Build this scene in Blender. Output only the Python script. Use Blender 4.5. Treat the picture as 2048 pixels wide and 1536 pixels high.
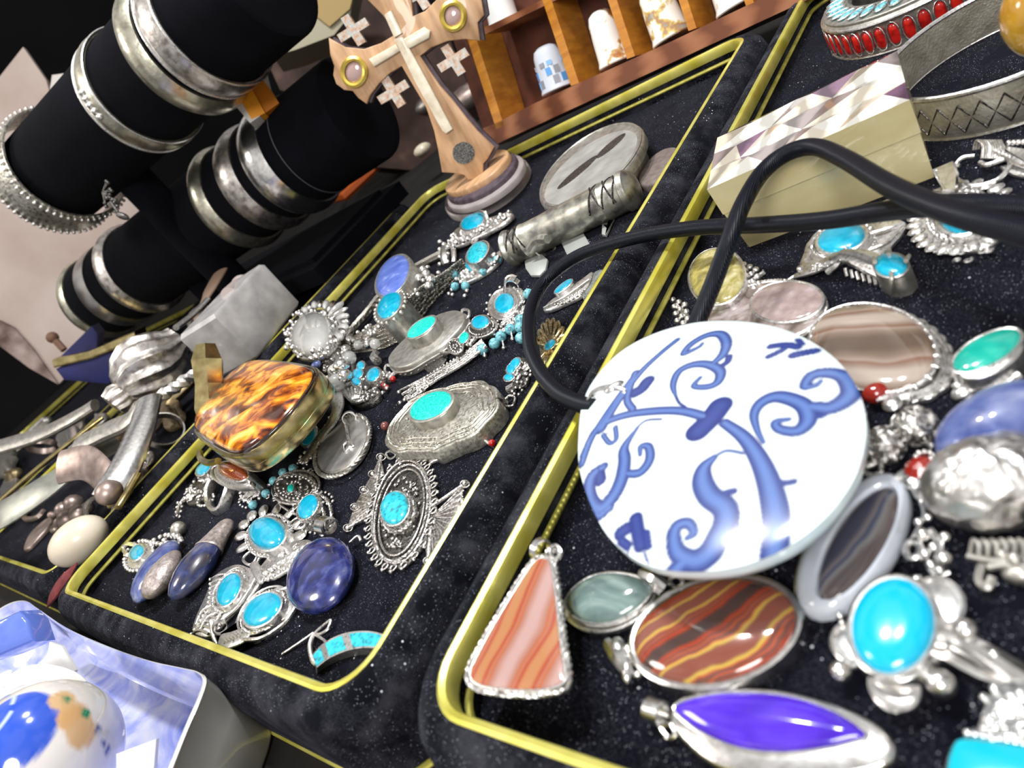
import bpy, math, random
from mathutils import Vector, Matrix
R = random.Random(7)
PI = math.pi
S = 0.01                      # everything below is written in centimetres
C = bpy.context.scene.collection
for _o in list(bpy.data.objects): bpy.data.objects.remove(_o)

# ---------------------------------------------------------------- camera
F = 1413.0                    # focal length in pixels of the 2048 wide frame
HC = 10.8                     # lens height above the table
XC = Vector((0.69996962, -0.10987663, -0.70566965))
YC = Vector((0.4441973, -0.7067331, 0.55065152))
ZC = Vector((-0.55922383, -0.69889588, -0.4458848))
def c2w(v): return Vector((XC.dot(v), YC.dot(v), ZC.dot(v)))
cd = bpy.data.cameras.new('camera'); cam = bpy.data.objects.new('camera', cd); C.objects.link(cam)
r_, u_, b_ = c2w(Vector((1, 0, 0))), c2w(Vector((0, -1, 0))), c2w(Vector((0, 0, -1)))
m3 = Matrix((r_, u_, b_)).transposed()
cam.matrix_world = Matrix.Translation(Vector((0, 0, HC)) * S) @ m3.to_4x4()
cd.sensor_width = 36; cd.lens = F / 2048 * 36
cd.clip_start = 0.005; cd.clip_end = 20
cd.dof.use_dof = True; cd.dof.focus_distance = 0.225; cd.dof.aperture_fstop = 21
bpy.context.scene.camera = cam
vs = bpy.context.scene.view_settings
vs.view_transform = 'Standard'; vs.look = 'None'; vs.gamma = 1; vs.use_curve_mapping = False
vs.exposure = -0.5

# ---------------------------------------------------------------- world and lamps
W = bpy.data.worlds.new('World'); bpy.context.scene.world = W; W.use_nodes = True
nt = W.node_tree; nt.nodes.clear()
wo = nt.nodes.new('ShaderNodeOutputWorld'); bg = nt.nodes.new('ShaderNodeBackground')
tc = nt.nodes.new('ShaderNodeTexCoord'); nz = nt.nodes.new('ShaderNodeTexNoise'); cr = nt.nodes.new('ShaderNodeValToRGB')
nz.inputs['Scale'].default_value = 2.6; nz.inputs['Detail'].default_value = 1.5
nt.links.new(tc.outputs['Generated'], nz.inputs['Vector']); nt.links.new(nz.outputs['Fac'], cr.inputs['Fac'])
cr.color_ramp.elements[0].position = .36; cr.color_ramp.elements[0].color = (.22, .22, .24, 1)
cr.color_ramp.elements[1].position = .56; cr.color_ramp.elements[1].color = (1.0, .97, .93, 1)
nt.links.new(cr.outputs['Color'], bg.inputs['Color']); bg.inputs['Strength'].default_value = .95
nt.links.new(bg.outputs['Background'], wo.inputs['Surface'])
def lamp(name, loc, target, size, power, col):
    l = bpy.data.lights.new(name, 'AREA'); l.shape = 'DISK'; l.size = size * S; l.energy = power; l.color = col
    o = bpy.data.objects.new(name, l); C.objects.link(o); o.location = Vector(loc) * S
    o.rotation_euler = (Vector(target) - Vector(loc)).to_track_quat('-Z', 'Y').to_euler()
lamp('ceiling_spot_lamp', (-24, 26, 62), (-18, 12, 0), 5, 3.6, (1, .99, .97))
lamp('ceiling_spot_lamp', (-10, 26, 62), (-8, 10, 0), 5, 3.0, (.97, .99, 1))
lamp('fill_area_lamp', (14, -32, 46), (-20, 12, 0), 24, 4.4, (1, .98, .95))  # unseen soft fill added on the camera side to brighten surfaces facing it
lamp('fill_area_lamp', (-70, -15, 60), (-40, 20, 8), 20, 2.4, (1, .93, .86))  # broad warm area lamp aimed at the left tray and bracelet bars

# ---------------------------------------------------------------- geometry helpers
FL, TR = 1.3, 2.3             # velvet floor and trim height of the trays
O0 = Vector((0, 0, HC))
def ray(px, py): return c2w(Vector((px - 1024, py - 768, F)))
def PZ(px, py, z):
    d = ray(px, py); return O0 + d * ((z - HC) / d.z)
def PD(px, py, dep): return O0 + ray(px, py) * (dep / F)

def cen(o):
    n = len(o); return (sum(p[0] for p in o) / n, sum(p[1] for p in o) / n)
def sc(o, s):
    c = cen(o); return [(c[0] + (p[0] - c[0]) * s, c[1] + (p[1] - c[1]) * s) for p in o]
def area(o): return sum(o[i - 1][0] * o[i][1] - o[i][0] * o[i - 1][1] for i in range(len(o)))
def ccw(o): return o if area(o) > 0 else o[::-1]
def nrm(o, i):
    a, b = o[i - 1], o[(i + 1) % len(o)]; dx, dy = b[0] - a[0], b[1] - a[1]; l = math.hypot(dx, dy) or 1
    return (dy / l, -dx / l)
def off(o, d): return [(o[i][0] + nrm(o, i)[0] * d, o[i][1] + nrm(o, i)[1] * d) for i in range(len(o))]
def rs(o, n, closed=True):
    q = list(o) + ([o[0]] if closed else []); L = [0]
    for i in range(1, len(q)): L.append(L[-1] + (Vector(q[i]) - Vector(q[i - 1])).length)
    r = []; j = 0; N = n if closed else n - 1
    for k in range(n):
        t = L[-1] * k / N
        while j < len(L) - 2 and L[j + 1] < t: j += 1
        f = (t - L[j]) / max(1e-9, L[j + 1] - L[j]); r.append(tuple(Vector(q[j]).lerp(Vector(q[j + 1]), min(1, f))))
    return r
def scal(o, n, amp, base=0.):
    o = rs(o, n * 8); return [(o[i][0] + nrm(o, i)[0] * (base + amp * abs(math.sin(PI * i / 8))), o[i][1] + nrm(o, i)[1] * (base + amp * abs(math.sin(PI * i / 8)))) for i in range(len(o))]
def cat(pts, n=6, closed=True):
    P = [Vector(p) for p in pts]; m = len(P); out = []
    for i in range(m if closed else m - 1):
        g = (lambda k: P[k % m]) if closed else (lambda k: P[min(max(k, 0), m - 1)])
        p0, p1, p2, p3 = g(i - 1), g(i), g(i + 1), g(i + 2)
        for k in range(n):
            t = k / n
            out.append(.5 * ((2 * p1) + (p2 - p0) * t + (2 * p0 - 5 * p1 + 4 * p2 - p3) * t * t + (3 * p1 - p0 - 3 * p2 + p3) * t ** 3))
    if not closed: out.append(P[-1])
    return [tuple(v) for v in out]

class MB:
    def __init__(s): s.v = []; s.f = []
    def add(s, v, f):
        n = len(s.v); s.v += [tuple(x) for x in v]; s.f += [tuple(i + n for i in q) for q in f]
    def loft(s, rings, cap0=True, cap1=True, closed=True):
        n = len(rings[0]); v = [p for r in rings for p in r]; f = []
        for j in range(len(rings) - 1):
            for i in range(n if closed else n - 1):
                a, b = j * n + i, j * n + (i + 1) % n; f.append((a, b, b + n, a + n))
        if cap0: f.append(tuple(range(n))[::-1])
        if cap1: f.append(tuple((len(rings) - 1) * n + i for i in range(n)))
        s.add(v, f); return s
    def slab(s, o, h0, h1, bev=0.):
        o = ccw(o); R_ = [[(x, y, h0) for x, y in o], [(x, y, h1 - bev) for x, y in o]]
        if bev: R_ += [[(x, y, h1 - bev * .3) for x, y in off(o, -bev * .4)], [(x, y, h1) for x, y in off(o, -bev)]]
        return s.loft(R_)
    def dome(s, o, h0, hw, h1, n=7, p=1.):
        o = ccw(o); R_ = [[(x, y, h0) for x, y in o]]
        for k in range(n + 1):
            a = PI / 2 * k / n; q = math.cos(a) ** p if k < n else .02
            R_.append([(x, y, hw + (h1 - hw) * math.sin(a)) for x, y in sc(o, max(q, .02))])
        return s.loft(R_)
    def wall(s, o, w, h0, h1, inn=0.):
        o = ccw(o); A, B = off(o, -inn), off(o, w); m = off(o, (w - inn) / 2)
        R_ = [[(x, y, h0) for x, y in A], [(x, y, h1 - w * .2) for x, y in A], [(x, y, h1) for x, y in m], [(x, y, h1 - w * .3) for x, y in B], [(x, y, h0) for x, y in B]]
        return s.loft(R_, False, False)
    def tube(s, pts, r, closed=False, seg=7, flat=1., up=None):
        P = [Vector(p) for p in pts]; m = len(P)
        if m < 2: return s
        rr = r if isinstance(r, (list, tuple)) else [r] * m
        if len(rr) != m: rr = [rr[int(f)] + (rr[min(int(f) + 1, len(rr) - 1)] - rr[int(f)]) * (f - int(f)) for f in (i * (len(rr) - 1) / (m - 1) for i in range(m))]
        N = None; rings = []
        for i in range(m):
            a, b = (P[i - 1], P[(i + 1) % m]) if closed else (P[max(i - 1, 0)], P[min(i + 1, m - 1)])
            t = (b - a); t = t.normalized() if t.length > 1e-9 else Vector((1, 0, 0))
            if up is not None: N = Vector(up)
            elif N is None: N = Vector((0, 0, 1)) if abs(t.z) < .9 else Vector((1, 0, 0))
            N = (N - t * N.dot(t)).normalized(); B = t.cross(N)
            rings.append([tuple(P[i] + (N * math.cos(2 * PI * k / seg) * flat + B * math.sin(2 * PI * k / seg)) * rr[i]) for k in range(seg)])
        if closed: rings.append(rings[0]); return s.loft(rings, False, False)
        return s.loft(rings)
    def rope(s, pts, r, closed=True, pitch=None):
        pitch = pitch or r * 5; q = list(pts) + ([pts[0]] if closed else [])
        L = sum((Vector(q[i]) - Vector(q[i - 1])).length for i in range(1, len(q))); T = max(2, round(L / pitch)); n = T * 6
        P = [Vector(p) for p in rs(pts, n, closed)]
        for st in (0, PI):
            Q = []
            for i in range(n):
                t = (P[(i + 1) % n] - P[i - 1]) if closed else (P[min(i + 1, n - 1)] - P[max(0, i - 1)])
                t.normalize(); N = Vector((0, 0, 1)); N = (N - t * N.dot(t)).normalized(); B = t.cross(N); a = 2 * PI * i / 6 + st
                Q.append(P[i] + (N * math.cos(a) + B * math.sin(a)) * r * .5)
            s.tube(Q, r * .62, closed, 5)
        return s
    def ball(s, c, r, e=(1, 1, 1), a=0., nu=10, nv=6):
        v = [(0, 0, -1)] + [(math.cos(2 * PI * i / nu) * math.sin(PI * j / nv), math.sin(2 * PI * i / nu) * math.sin(PI * j / nv), -math.cos(PI * j / nv)) for j in range(1, nv) for i in range(nu)] + [(0, 0, 1)]
        ca, sa = math.cos(a), math.sin(a); V = []
        for x, y, z in v:
            x, y, z = x * e[0] * r, y * e[1] * r, z * e[2] * r; V.append((c[0] + x * ca - y * sa, c[1] + x * sa + y * ca, c[2] + z))
        f = [(0, 1 + (i + 1) % nu, 1 + i) for i in range(nu)]
        for j in range(nv - 2):
            for i in range(nu): a0, b0 = 1 + j * nu + i, 1 + j * nu + (i + 1) % nu; f.append((a0, b0, b0 + nu, a0 + nu))
        t = len(V) - 1; f += [(t, t - nu + i, t - nu + (i + 1) % nu) for i in range(nu)]
        s.add(V, f); return s
    def hoop(s, c, ax, rad, w, th, a0=0., a1=2 * PI, n=48, bulge=.0, ref=None):
        c, ax = Vector(c), Vector(ax).normalized(); N = Vector(ref or (0, 0, 1)); N = N - ax * N.dot(ax)
        if N.length < 1e-3: N = Vector((1, 0, 0)) - ax * ax.x
        N.normalize(); B = ax.cross(N); full = abs(a1 - a0 - 2 * PI) < 1e-4; rings = []
        prof = [(-w / 2, 0), (-w / 2, th), (-w / 4, th + bulge * .75), (0, th + bulge), (w / 4, th + bulge * .75), (w / 2, th), (w / 2, 0)]
        for i in range(n + (0 if full else 1)):
            a = a0 + (a1 - a0) * i / n; d = N * math.cos(a) + B * math.sin(a)
            rings.append([tuple(c + ax * x + d * (rad + y)) for x, y in prof])
        if full: rings.append(rings[0])
        return s.loft(rings, not full, not full)
    def box(s, M_, e):
        v = [tuple(M_ @ Vector((x * e[0] / 2, y * e[1] / 2, z * e[2] / 2))) for z in (-1, 1) for x, y in ((-1, -1), (1, -1), (1, 1), (-1, 1))]
        s.add(v, [(3, 2, 1, 0), (4, 5, 6, 7), (0, 1, 5, 4), (1, 2, 6, 5), (2, 3, 7, 6), (3, 0, 4, 7)]); return s
    def lathe(s, prof, c=(0, 0, 0), ax=(0, 0, 1), n=32):
        c, ax = Vector(c), Vector(ax).normalized(); N = ax.orthogonal().normalized(); B = ax.cross(N)
        return s.loft([[tuple(c + ax * z + (N * math.cos(2 * PI * i / n) + B * math.sin(2 * PI * i / n)) * r) for i in range(n)] for r, z in prof], prof[0][0] > 1e-6 and False or True, True)
    def mesh(s, name, mat, flat=False, ang=38):
        me = bpy.data.meshes.new(name); me.from_pydata([(x * S, y * S, z * S) for x, y, z in s.v], [], s.f); me.validate(); me.update()
        import bmesh as _b
        bm = _b.new(); bm.from_mesh(me); _b.ops.recalc_face_normals(bm, faces=bm.faces); bm.to_mesh(me); bm.free()
        me.materials.append(mat)
        if not flat: me.shade_smooth(); me.set_sharp_from_angle(angle=math.radians(ang))
        return me
def tag(o, label=None, cat_=None, group=None, kind=None):
    if label: o['label'] = label
    if cat_: o['category'] = cat_
    if group: o['group'] = group
    if kind: o['kind'] = kind
    return o
def obj(name, mb, mat, parent=None, flat=False, ang=38):
    o = bpy.data.objects.new(name, mb.mesh(name, mat, flat, ang)); C.objects.link(o)
    if parent: o.parent = parent
    return o

class It:
    """a thing: an Empty at its base; its parts are measured in its own plane. Sizes are given in units of k cm"""
    def __init__(s, name, label, cat_, px, py, z=FL, n=(0, 0, 1), group=None, pos=None):
        s.p = Vector(pos) if pos else PZ(px, py, z)
        n = Vector(n).normalized(); ex = Vector((1, 0, 0)) - n * n.x; ex.normalize(); ey = n.cross(ex)
        s.n, s.ex, s.ey = n, ex, ey; s.M = Matrix((ex, ey, n)).transposed().to_4x4(); s.M.translation = s.p
        s.o = bpy.data.objects.new(name, None); C.objects.link(s.o); s.o.empty_display_size = .005
        M_ = s.M.copy(); M_.translation = s.p * S; s.o.matrix_world = M_
        tag(s.o, label, cat_, group); s.k = -(s.p - O0).dot(c2w(Vector((0, 0, -1)))) / F
    def u(s, px, py, h=0):
        d = ray(px, py); t = (s.p + s.n * h * s.k - O0).dot(s.n) / d.dot(s.n); q = O0 + d * t - s.p
        return (q.dot(s.ex), q.dot(s.ey))
    def u3(s, px, py, h=0): return s.u(px, py, h) + (h * s.k,)
    def w(s, v):
        q = Vector(v) - s.p; return Vector((q.dot(s.ex), q.dot(s.ey), q.dot(s.n)))
    def ell(s, cx, cy, a, b, ang=0, h=0, n=40):
        t = math.radians(ang); ca, sa = math.cos(t), math.sin(t)
        return [s.u(cx + a * math.cos(q) * ca - b * math.sin(q) * sa, cy + a * math.cos(q) * sa + b * math.sin(q) * ca, h) for q in (2 * PI * i / n for i in range(n))]
    def poly(s, pts, h=0, n=5, sm=True):
        q = [s.u(x, y, h) for x, y in pts]; return cat(q, n) if sm else q
    def path(s, pts, h=0, n=5, closed=False, sm=True):
        q = [s.u3(p[0], p[1], p[2] if len(p) > 2 else h) for p in pts]; return cat(q, n, closed) if sm else q
    def part(s, name, mb, mat, label=None, parent=None, flat=False, ang=38):
        o = obj(name, mb, mat, parent or s.o, flat, ang)
        if label: o['label'] = label
        return o
def at3(o, h): return [(x, y, h) for x, y in o]

# ---------------------------------------------------------------- materials
def mat(name, col=(.5, .5, .5), rough=.5, metal=0, coat=0, tex=None, scale=1., ramp=None, bump=0, bscale=None, rot=(0, 0, 0), stretch=(1, 1, 1), dist=0, detail=3,
        sheen=0, trans=0, ior=1.45, sss=0, attr=None, rvar=0, btex='NOISE', alpha=1):
    m = bpy.data.materials.new(name); m.use_nodes = True; t = m.node_tree; n = t.nodes; L = t.links; b = n['Principled BSDF']
    b.inputs['Base Color'].default_value = (*col, 1); b.inputs['Roughness'].default_value = rough; b.inputs['Metallic'].default_value = metal
    b.inputs['Coat Weight'].default_value = coat; b.inputs['Coat Roughness'].default_value = .04; b.inputs['IOR'].default_value = ior
    b.inputs['Transmission Weight'].default_value = trans; b.inputs['Sheen Weight'].default_value = sheen; b.inputs['Sheen Roughness'].default_value = .4
    b.inputs['Alpha'].default_value = alpha
    if sss: b.inputs['Subsurface Weight'].default_value = sss; b.inputs['Subsurface Radius'].default_value = (.003, .002, .0015)
    co = n.new('ShaderNodeTexCoord'); mp = n.new('ShaderNodeMapping'); L.new(co.outputs['Object'], mp.inputs['Vector'])
    mp.inputs['Rotation'].default_value = [math.radians(a) for a in rot]; mp.inputs['Scale'].default_value = [100 * x for x in stretch]
    def tx(kind, s_, d_=0):
        if kind == 'VORONOI': q = n.new('ShaderNodeTexVoronoi'); q.inputs['Scale'].default_value = s_; o = q.outputs['Distance']
        elif kind == 'VCELL': q = n.new('ShaderNodeTexVoronoi'); q.inputs['Scale'].default_value = s_; o = q.outputs['Color']
        elif kind == 'WAVE': q = n.new('ShaderNodeTexWave'); q.inputs['Scale'].default_value = s_; q.inputs['Distortion'].default_value = d_; q.inputs['Detail'].default_value = detail; q.inputs['Detail Scale'].default_value = 1.2; o = q.outputs['Fac']
        else: q = n.new('ShaderNodeTexNoise'); q.inputs['Scale'].default_value = s_; q.inputs['Detail'].default_value = detail; q.inputs['Distortion'].default_value = d_; o = q.outputs['Fac']
        L.new(mp.outputs['Vector'], q.inputs['Vector']); return o
    if tex:
        o = tx(tex, scale, dist); c = n.new('ShaderNodeValToRGB'); L.new(o, c.inputs['Fac'])
        e = c.color_ramp.elements
        while len(e) < len(ramp): e.new(.5)
        for i, (p, cc) in enumerate(ramp): e[i].position = p; e[i].color = (*cc, 1)
        L.new(c.outputs['Color'], b.inputs['Base Color'])
    if attr:
        a = n.new('ShaderNodeAttribute'); a.attribute_name = attr; L.new(a.outputs['Color'], b.inputs['Base Color'])
    if rvar:
        o = tx('NOISE', (bscale or 4)); mr = n.new('ShaderNodeMapRange'); L.new(o, mr.inputs['Value']); mr.inputs['To Min'].default_value = max(.05, rough - rvar); mr.inputs['To Max'].default_value = rough + rvar; L.new(mr.outputs['Result'], b.inputs['Roughness'])
    if bump:
        o = tx(btex, bscale or scale); bn = n.new('ShaderNodeBump'); bn.inputs['Strength'].default_value = bump; bn.inputs['Distance'].default_value = .0004
        L.new(o, bn.inputs['Height']); L.new(bn.outputs['Normal'], b.inputs['Normal'])
    return m
SIL = mat('worn_silver', rough=.3, metal=.95, tex='NOISE', scale=9, detail=6, ramp=[(.3, (.3, .28, .26)), (.42, (.76, .74, .72)), (.7, (.92, .91, .9))], bump=.25, bscale=14, rvar=.1)
SILB = mat('bright_silver', rough=.24, metal=1, tex='NOISE', scale=5, ramp=[(.3, (.66, .64, .62)), (.6, (.9, .89, .88))], bump=.1, bscale=7, rvar=.06)
OX = mat('oxidised_silver', rough=.34, metal=1, tex='NOISE', scale=16, detail=6, ramp=[(.34, (.09, .085, .08)), (.46, (.5, .48, .46)), (.62, (.82, .8, .78))], bump=.5, bscale=22)
OXD = mat('black_oxidised_silver', rough=.4, metal=1, tex='NOISE', scale=20, ramp=[(.4, (.03, .03, .03)), (.62, (.22, .21, .2))], bump=.5, bscale=26)
PEW = mat('dull_pewter', rough=.42, metal=.9, tex='NOISE', scale=4, detail=6, ramp=[(.3, (.34, .33, .3)), (.7, (.62, .6, .55))], bump=.2, bscale=9)
MES = mat('silver_mesh', rough=.4, metal=.9, tex='WAVE', scale=5, dist=5, ramp=[(.2, (.14, .13, .11)), (.6, (.55, .52, .45)), (1, (.75, .72, .65))], bump=.8, bscale=12)
BRA = mat('polished_brass', rough=.22, metal=1, tex='NOISE', scale=1.5, ramp=[(.35, (.42, .33, .14)), (.65, (.72, .6, .3))], bump=.1, bscale=5)
GLD = mat('aged_gold', rough=.3, metal=1, tex='NOISE', scale=12, ramp=[(.35, (.2, .15, .07)), (.6, (.75, .62, .36))], bump=.3, bscale=15)
TRIM = mat('gold_foil_trim', rough=.3, metal=.55, tex='NOISE', scale=.5, stretch=(1, 1, 1), ramp=[(.35, (.62, .55, .06)), (.5, (.82, .76, .2)), (.68, (.55, .5, .06))], bump=.12, bscale=2)
TRIM2 = mat('dull_gold_cord', rough=.4, metal=.4, tex='NOISE', scale=3, ramp=[(.3, (.3, .28, .04)), (.7, (.55, .5, .12))])
TUR = mat('turquoise', rough=.28, coat=.8, tex='NOISE', scale=4, detail=6, ramp=[(.3, (0, .30, .46)), (.5, (.003, .38, .58)), (.7, (.01, .46, .64))])
TURS = mat('speckled_turquoise', rough=.3, coat=.6, tex='NOISE', scale=9, detail=6, ramp=[(.34, (.03, .2, .24)), (.45, (.01, .45, .58)), (.7, (.05, .6, .7))])
TURG = mat('green_turquoise', rough=.4, coat=.3, tex='NOISE', scale=14, detail=6, ramp=[(.3, (0, .38, .3)), (.5, (0, .55, .48)), (.75, (.08, .7, .6))], bump=.2, bscale=16)
TURP = mat('pale_turquoise', rough=.4, coat=.4, tex='NOISE', scale=11, detail=5, ramp=[(.36, (.05, .14, .17)), (.45, (.12, .42, .5)), (.7, (.3, .62, .68))])
LAP = mat('lapis_lazuli', rough=.25, coat=.8, tex='NOISE', scale=2.6, detail=12, dist=.2, ramp=[(.36, (.008, .012, .06)), (.47, (.013, .018, .11)), (.58, (.03, .042, .19)), (.68, (.08, .095, .22)), (.76, (.34, .36, .42))])
LAPD = mat('dark_lapis', rough=.28, coat=.8, tex='NOISE', scale=1.4, detail=9, dist=.4, ramp=[(.36, (.045, .04, .05)), (.48, (.015, .02, .075)), (.58, (.03, .045, .15)), (.7, (.14, .13, .16))])
LAPP = mat('pale_lapis', rough=.35, coat=.5, tex='NOISE', scale=1.8, detail=6, dist=.3, ramp=[(.36, (.03, .05, .2)), (.5, (.09, .12, .3)), (.72, (.25, .28, .42))])
CAR = mat('carnelian', col=(.32, .02, .012), rough=.15, coat=1, trans=.15, sss=.2)
REDS = mat('red_coral', rough=.3, coat=.8, tex='NOISE', scale=5, ramp=[(.35, (.3, .005, .003)), (.6, (.62, .015, .01))])
GOLDSTONE = mat('speckled_goldstone', rough=.2, coat=1, tex='NOISE', scale=22, ramp=[(.4, (.2, .03, .008)), (.6, (.5, .11, .03))])
GREY = mat('grey_pinkish_metal', rough=.45, metal=.6, tex='NOISE', scale=7, detail=6, ramp=[(.3, (.25, .21, .2)), (.7, (.55, .48, .46))], bump=.6, bscale=9)
VEL = None
def velvet(name, dust, ramp=[(.35, (.0018, .002, .0048)), (.7, (.004, .0044, .009))], sc0=.6):
    m = mat(name, rough=.95, sheen=.05, tex='NOISE', scale=sc0, detail=8, ramp=ramp, bump=.6, bscale=40)
    t = m.node_tree; n = t.nodes; L = t.links; b = n['Principled BSDF']; b.inputs['Sheen Tint'].default_value = (.5, .52, .7, 1); b.inputs['Specular IOR Level'].default_value = .1
    src = b.inputs['Base Color'].links[0].from_socket; mp = [x for x in n if x.type == 'MAPPING'][0]
    prev = src
    for sc_, th, msk, col in ((6., .12, .53, (.8, .82, .88)), (22., .17, .46, (.4, .42, .5)), (60., .3, .42, (.09, .09, .11))):
        v = n.new('ShaderNodeTexVoronoi'); v.inputs['Scale'].default_value = sc_; L.new(mp.outputs['Vector'], v.inputs['Vector'])
        a = n.new('ShaderNodeMath'); a.operation = 'LESS_THAN'; a.inputs[1].default_value = th; L.new(v.outputs['Distance'], a.inputs[0])
        q = n.new('ShaderNodeTexNoise'); q.inputs['Scale'].default_value = .35 * (1 + sc_ / 20); q.inputs['Detail'].default_value = 3; L.new(mp.outputs['Vector'], q.inputs['Vector'])
        g = n.new('ShaderNodeMath'); g.operation = 'GREATER_THAN'; g.inputs[1].default_value = msk + .10 - dust; L.new(q.outputs['Fac'], g.inputs[0])
        p = n.new('ShaderNodeMath'); p.operation = 'MULTIPLY'; L.new(a.outputs[0], p.inputs[0]); L.new(g.outputs[0], p.inputs[1])
        # only some cells carry a speck
        s_ = n.new('ShaderNodeSeparateColor'); L.new(v.outputs['Color'], s_.inputs[0]); g2 = n.new('ShaderNodeMath'); g2.operation = 'GREATER_THAN'; g2.inputs[1].default_value = .8 if sc_ < 10 else .6; L.new(s_.outputs[0], g2.inputs[0])
        p2 = n.new('ShaderNodeMath'); p2.operation = 'MULTIPLY'; L.new(p.outputs[0], p2.inputs[0]); L.new(g2.outputs[0], p2.inputs[1])
        mx = n.new('ShaderNodeMix'); mx.data_type = 'RGBA'; L.new(p2.outputs[0], mx.inputs['Factor']); L.new(prev, mx.inputs['A']); mx.inputs['B'].default_value = (*col, 1); prev = mx.outputs['Result']
    L.new(prev, b.inputs['Base Color']); return m
VELF = velvet('dusty_navy_velvet', .12)
VELR = velvet('dusty_velvet_rim', .09, [(.38, (.0025, .0028, .005)), (.52, (.008, .0085, .012)), (.68, (.03, .031, .038))], 1.4)
VELB = mat('black_velvet', rough=1, sheen=.0, tex='NOISE', scale=.5, ramp=[(.3, (.0012, .0014, .003)), (.7, (.003, .0034, .006))], bump=.4, bscale=30)
VELB_ = VELB.node_tree.nodes['Principled BSDF'].inputs['Specular IOR Level']; VELB_.default_value = .15
# ---------------------------------------------------------------- setting: table, walls, trays
WOODT = mat('dark_table_cloth', rough=.9, tex='NOISE', scale=.3, detail=5, ramp=[(.35, (.004, .0035, .0035)), (.7, (.014, .011, .009))], bump=.3, bscale=8)
CURT = mat('black_curtain', rough=.95, tex='NOISE', scale=.05, ramp=[(.4, (.002, .002, .003)), (.7, (.006, .006, .008))], bump=.3, bscale=2)
m = MB(); m.box(Matrix.Translation((-40, 20, -2)), (190, 150, 4)); tag(obj('trim_1', m, WOODT), 'dark table cloth under the trays', kind='structure'); bpy.context.scene.objects['trim_1'].name = 'floor'
m = MB(); m.box(Matrix.Translation((-40, 96, 22)), (190, 2, 60)); tag(obj('wall_back', m, CURT), 'black curtain behind the stall', kind='structure')
m = MB(); m.box(Matrix.Translation((-136, 20, 22)), (2, 150, 60)); tag(obj('wall_left', m, CURT), 'black curtain at the left end of the stall', kind='structure')

def rr(x0, x1, y0, y1, r, d, z, n=8):
    r_ = max(.05, r + d); p = []
    for cx, cy, a in ((x1 - r, y0 + r, -90), (x1 - r, y1 - r, 0), (x0 + r, y1 - r, 90), (x0 + r, y0 + r, 180)):
        for k in range(n + 1):
            q = math.radians(a + 90 * k / n); p.append((cx + r_ * math.cos(q), cy + r_ * math.sin(q), z))
    return p
def tray(x0, x1, y0, y1, label, rw=.98, r=1.3, beads=None):
    c = ((x0 + x1) / 2, (y0 + y1) / 2); e = bpy.data.objects.new('jewellery_tray', None); C.objects.link(e); e.location = Vector((c[0], c[1], 0)) * S
    e.empty_display_size = .01; tag(e, label, 'tray')
    A = (x0 - c[0], x1 - c[0], y0 - c[1], y1 - c[1])
    f = lambda d, z: rr(*A, r, d, z)
    m = MB(); m.loft([f(.05, .25), f(.05, FL)], True, True); obj('velvet_floor', m, VELF, e)
    m = MB(); m.loft([f(.05, .25), f(.05, TR - .02), f(.12, TR + .04), f(rw * .35, TR + .07), f(rw * .62, TR - .02), f(rw * .85, TR - .25), f(rw * .97, TR - .65), f(rw, TR - 1.1), f(rw, .3), f(rw, .25), f(.05, .25)], False, False)
    obj('velvet_rim', m, VELR, e)
    m = MB(); m.loft([f(.06, TR - .36), f(0, TR - .34), f(-.02, TR - .05), f(.02, TR + .05), f(.12, TR + .09), f(.19, TR + .06), f(.2, TR)], False, False); obj('gold_trim', m, TRIM, e)
    m = MB(); m.loft([f(.06, 1.72), f(-.03, 1.70), f(-.06, 1.64), f(-.03, 1.58), f(.06, 1.56)], False, False); obj('inner_trim', m, TRIM2, e, 0)
    m = MB(); m.loft([f(-.2, .0), f(rw - .02, .0), f(rw + .05, .06), f(rw + .05, .1), f(rw - .02, .14), f(-.2, .14), f(-.2, 0)], False, False); obj('base_trim', m, TRIM, e)
    if beads:
        m = MB()
        for k in range(beads[2]): m.ball((x0 - c[0] + .1, beads[0] - c[1] + (beads[1] - beads[0]) * k / beads[2], 1.75), .055, nu=8, nv=5)
        obj('bead_chain', m, TRIM2, e)
    return e
tray(-34.2, -12.5, 1.9, 31.1, 'middle black velvet tray with gold trim holding the turquoise brooches', r=1.0)
tray(-10.2, 11.5, 2.2, 33.0, 'right black velvet tray with gold trim under the blue and white porcelain disc', r=.9, beads=(3.2, 8.0, 34))
tray(-60.5, -37.2, 2.3, 31.2, 'left black velvet tray with gold trim, heaped with blurred old silver', r=1.6)
tray(-96, -63.5, 4.5, 31.2, 'far left tray, almost hidden behind the heap of old silver', r=1.6)

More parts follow.
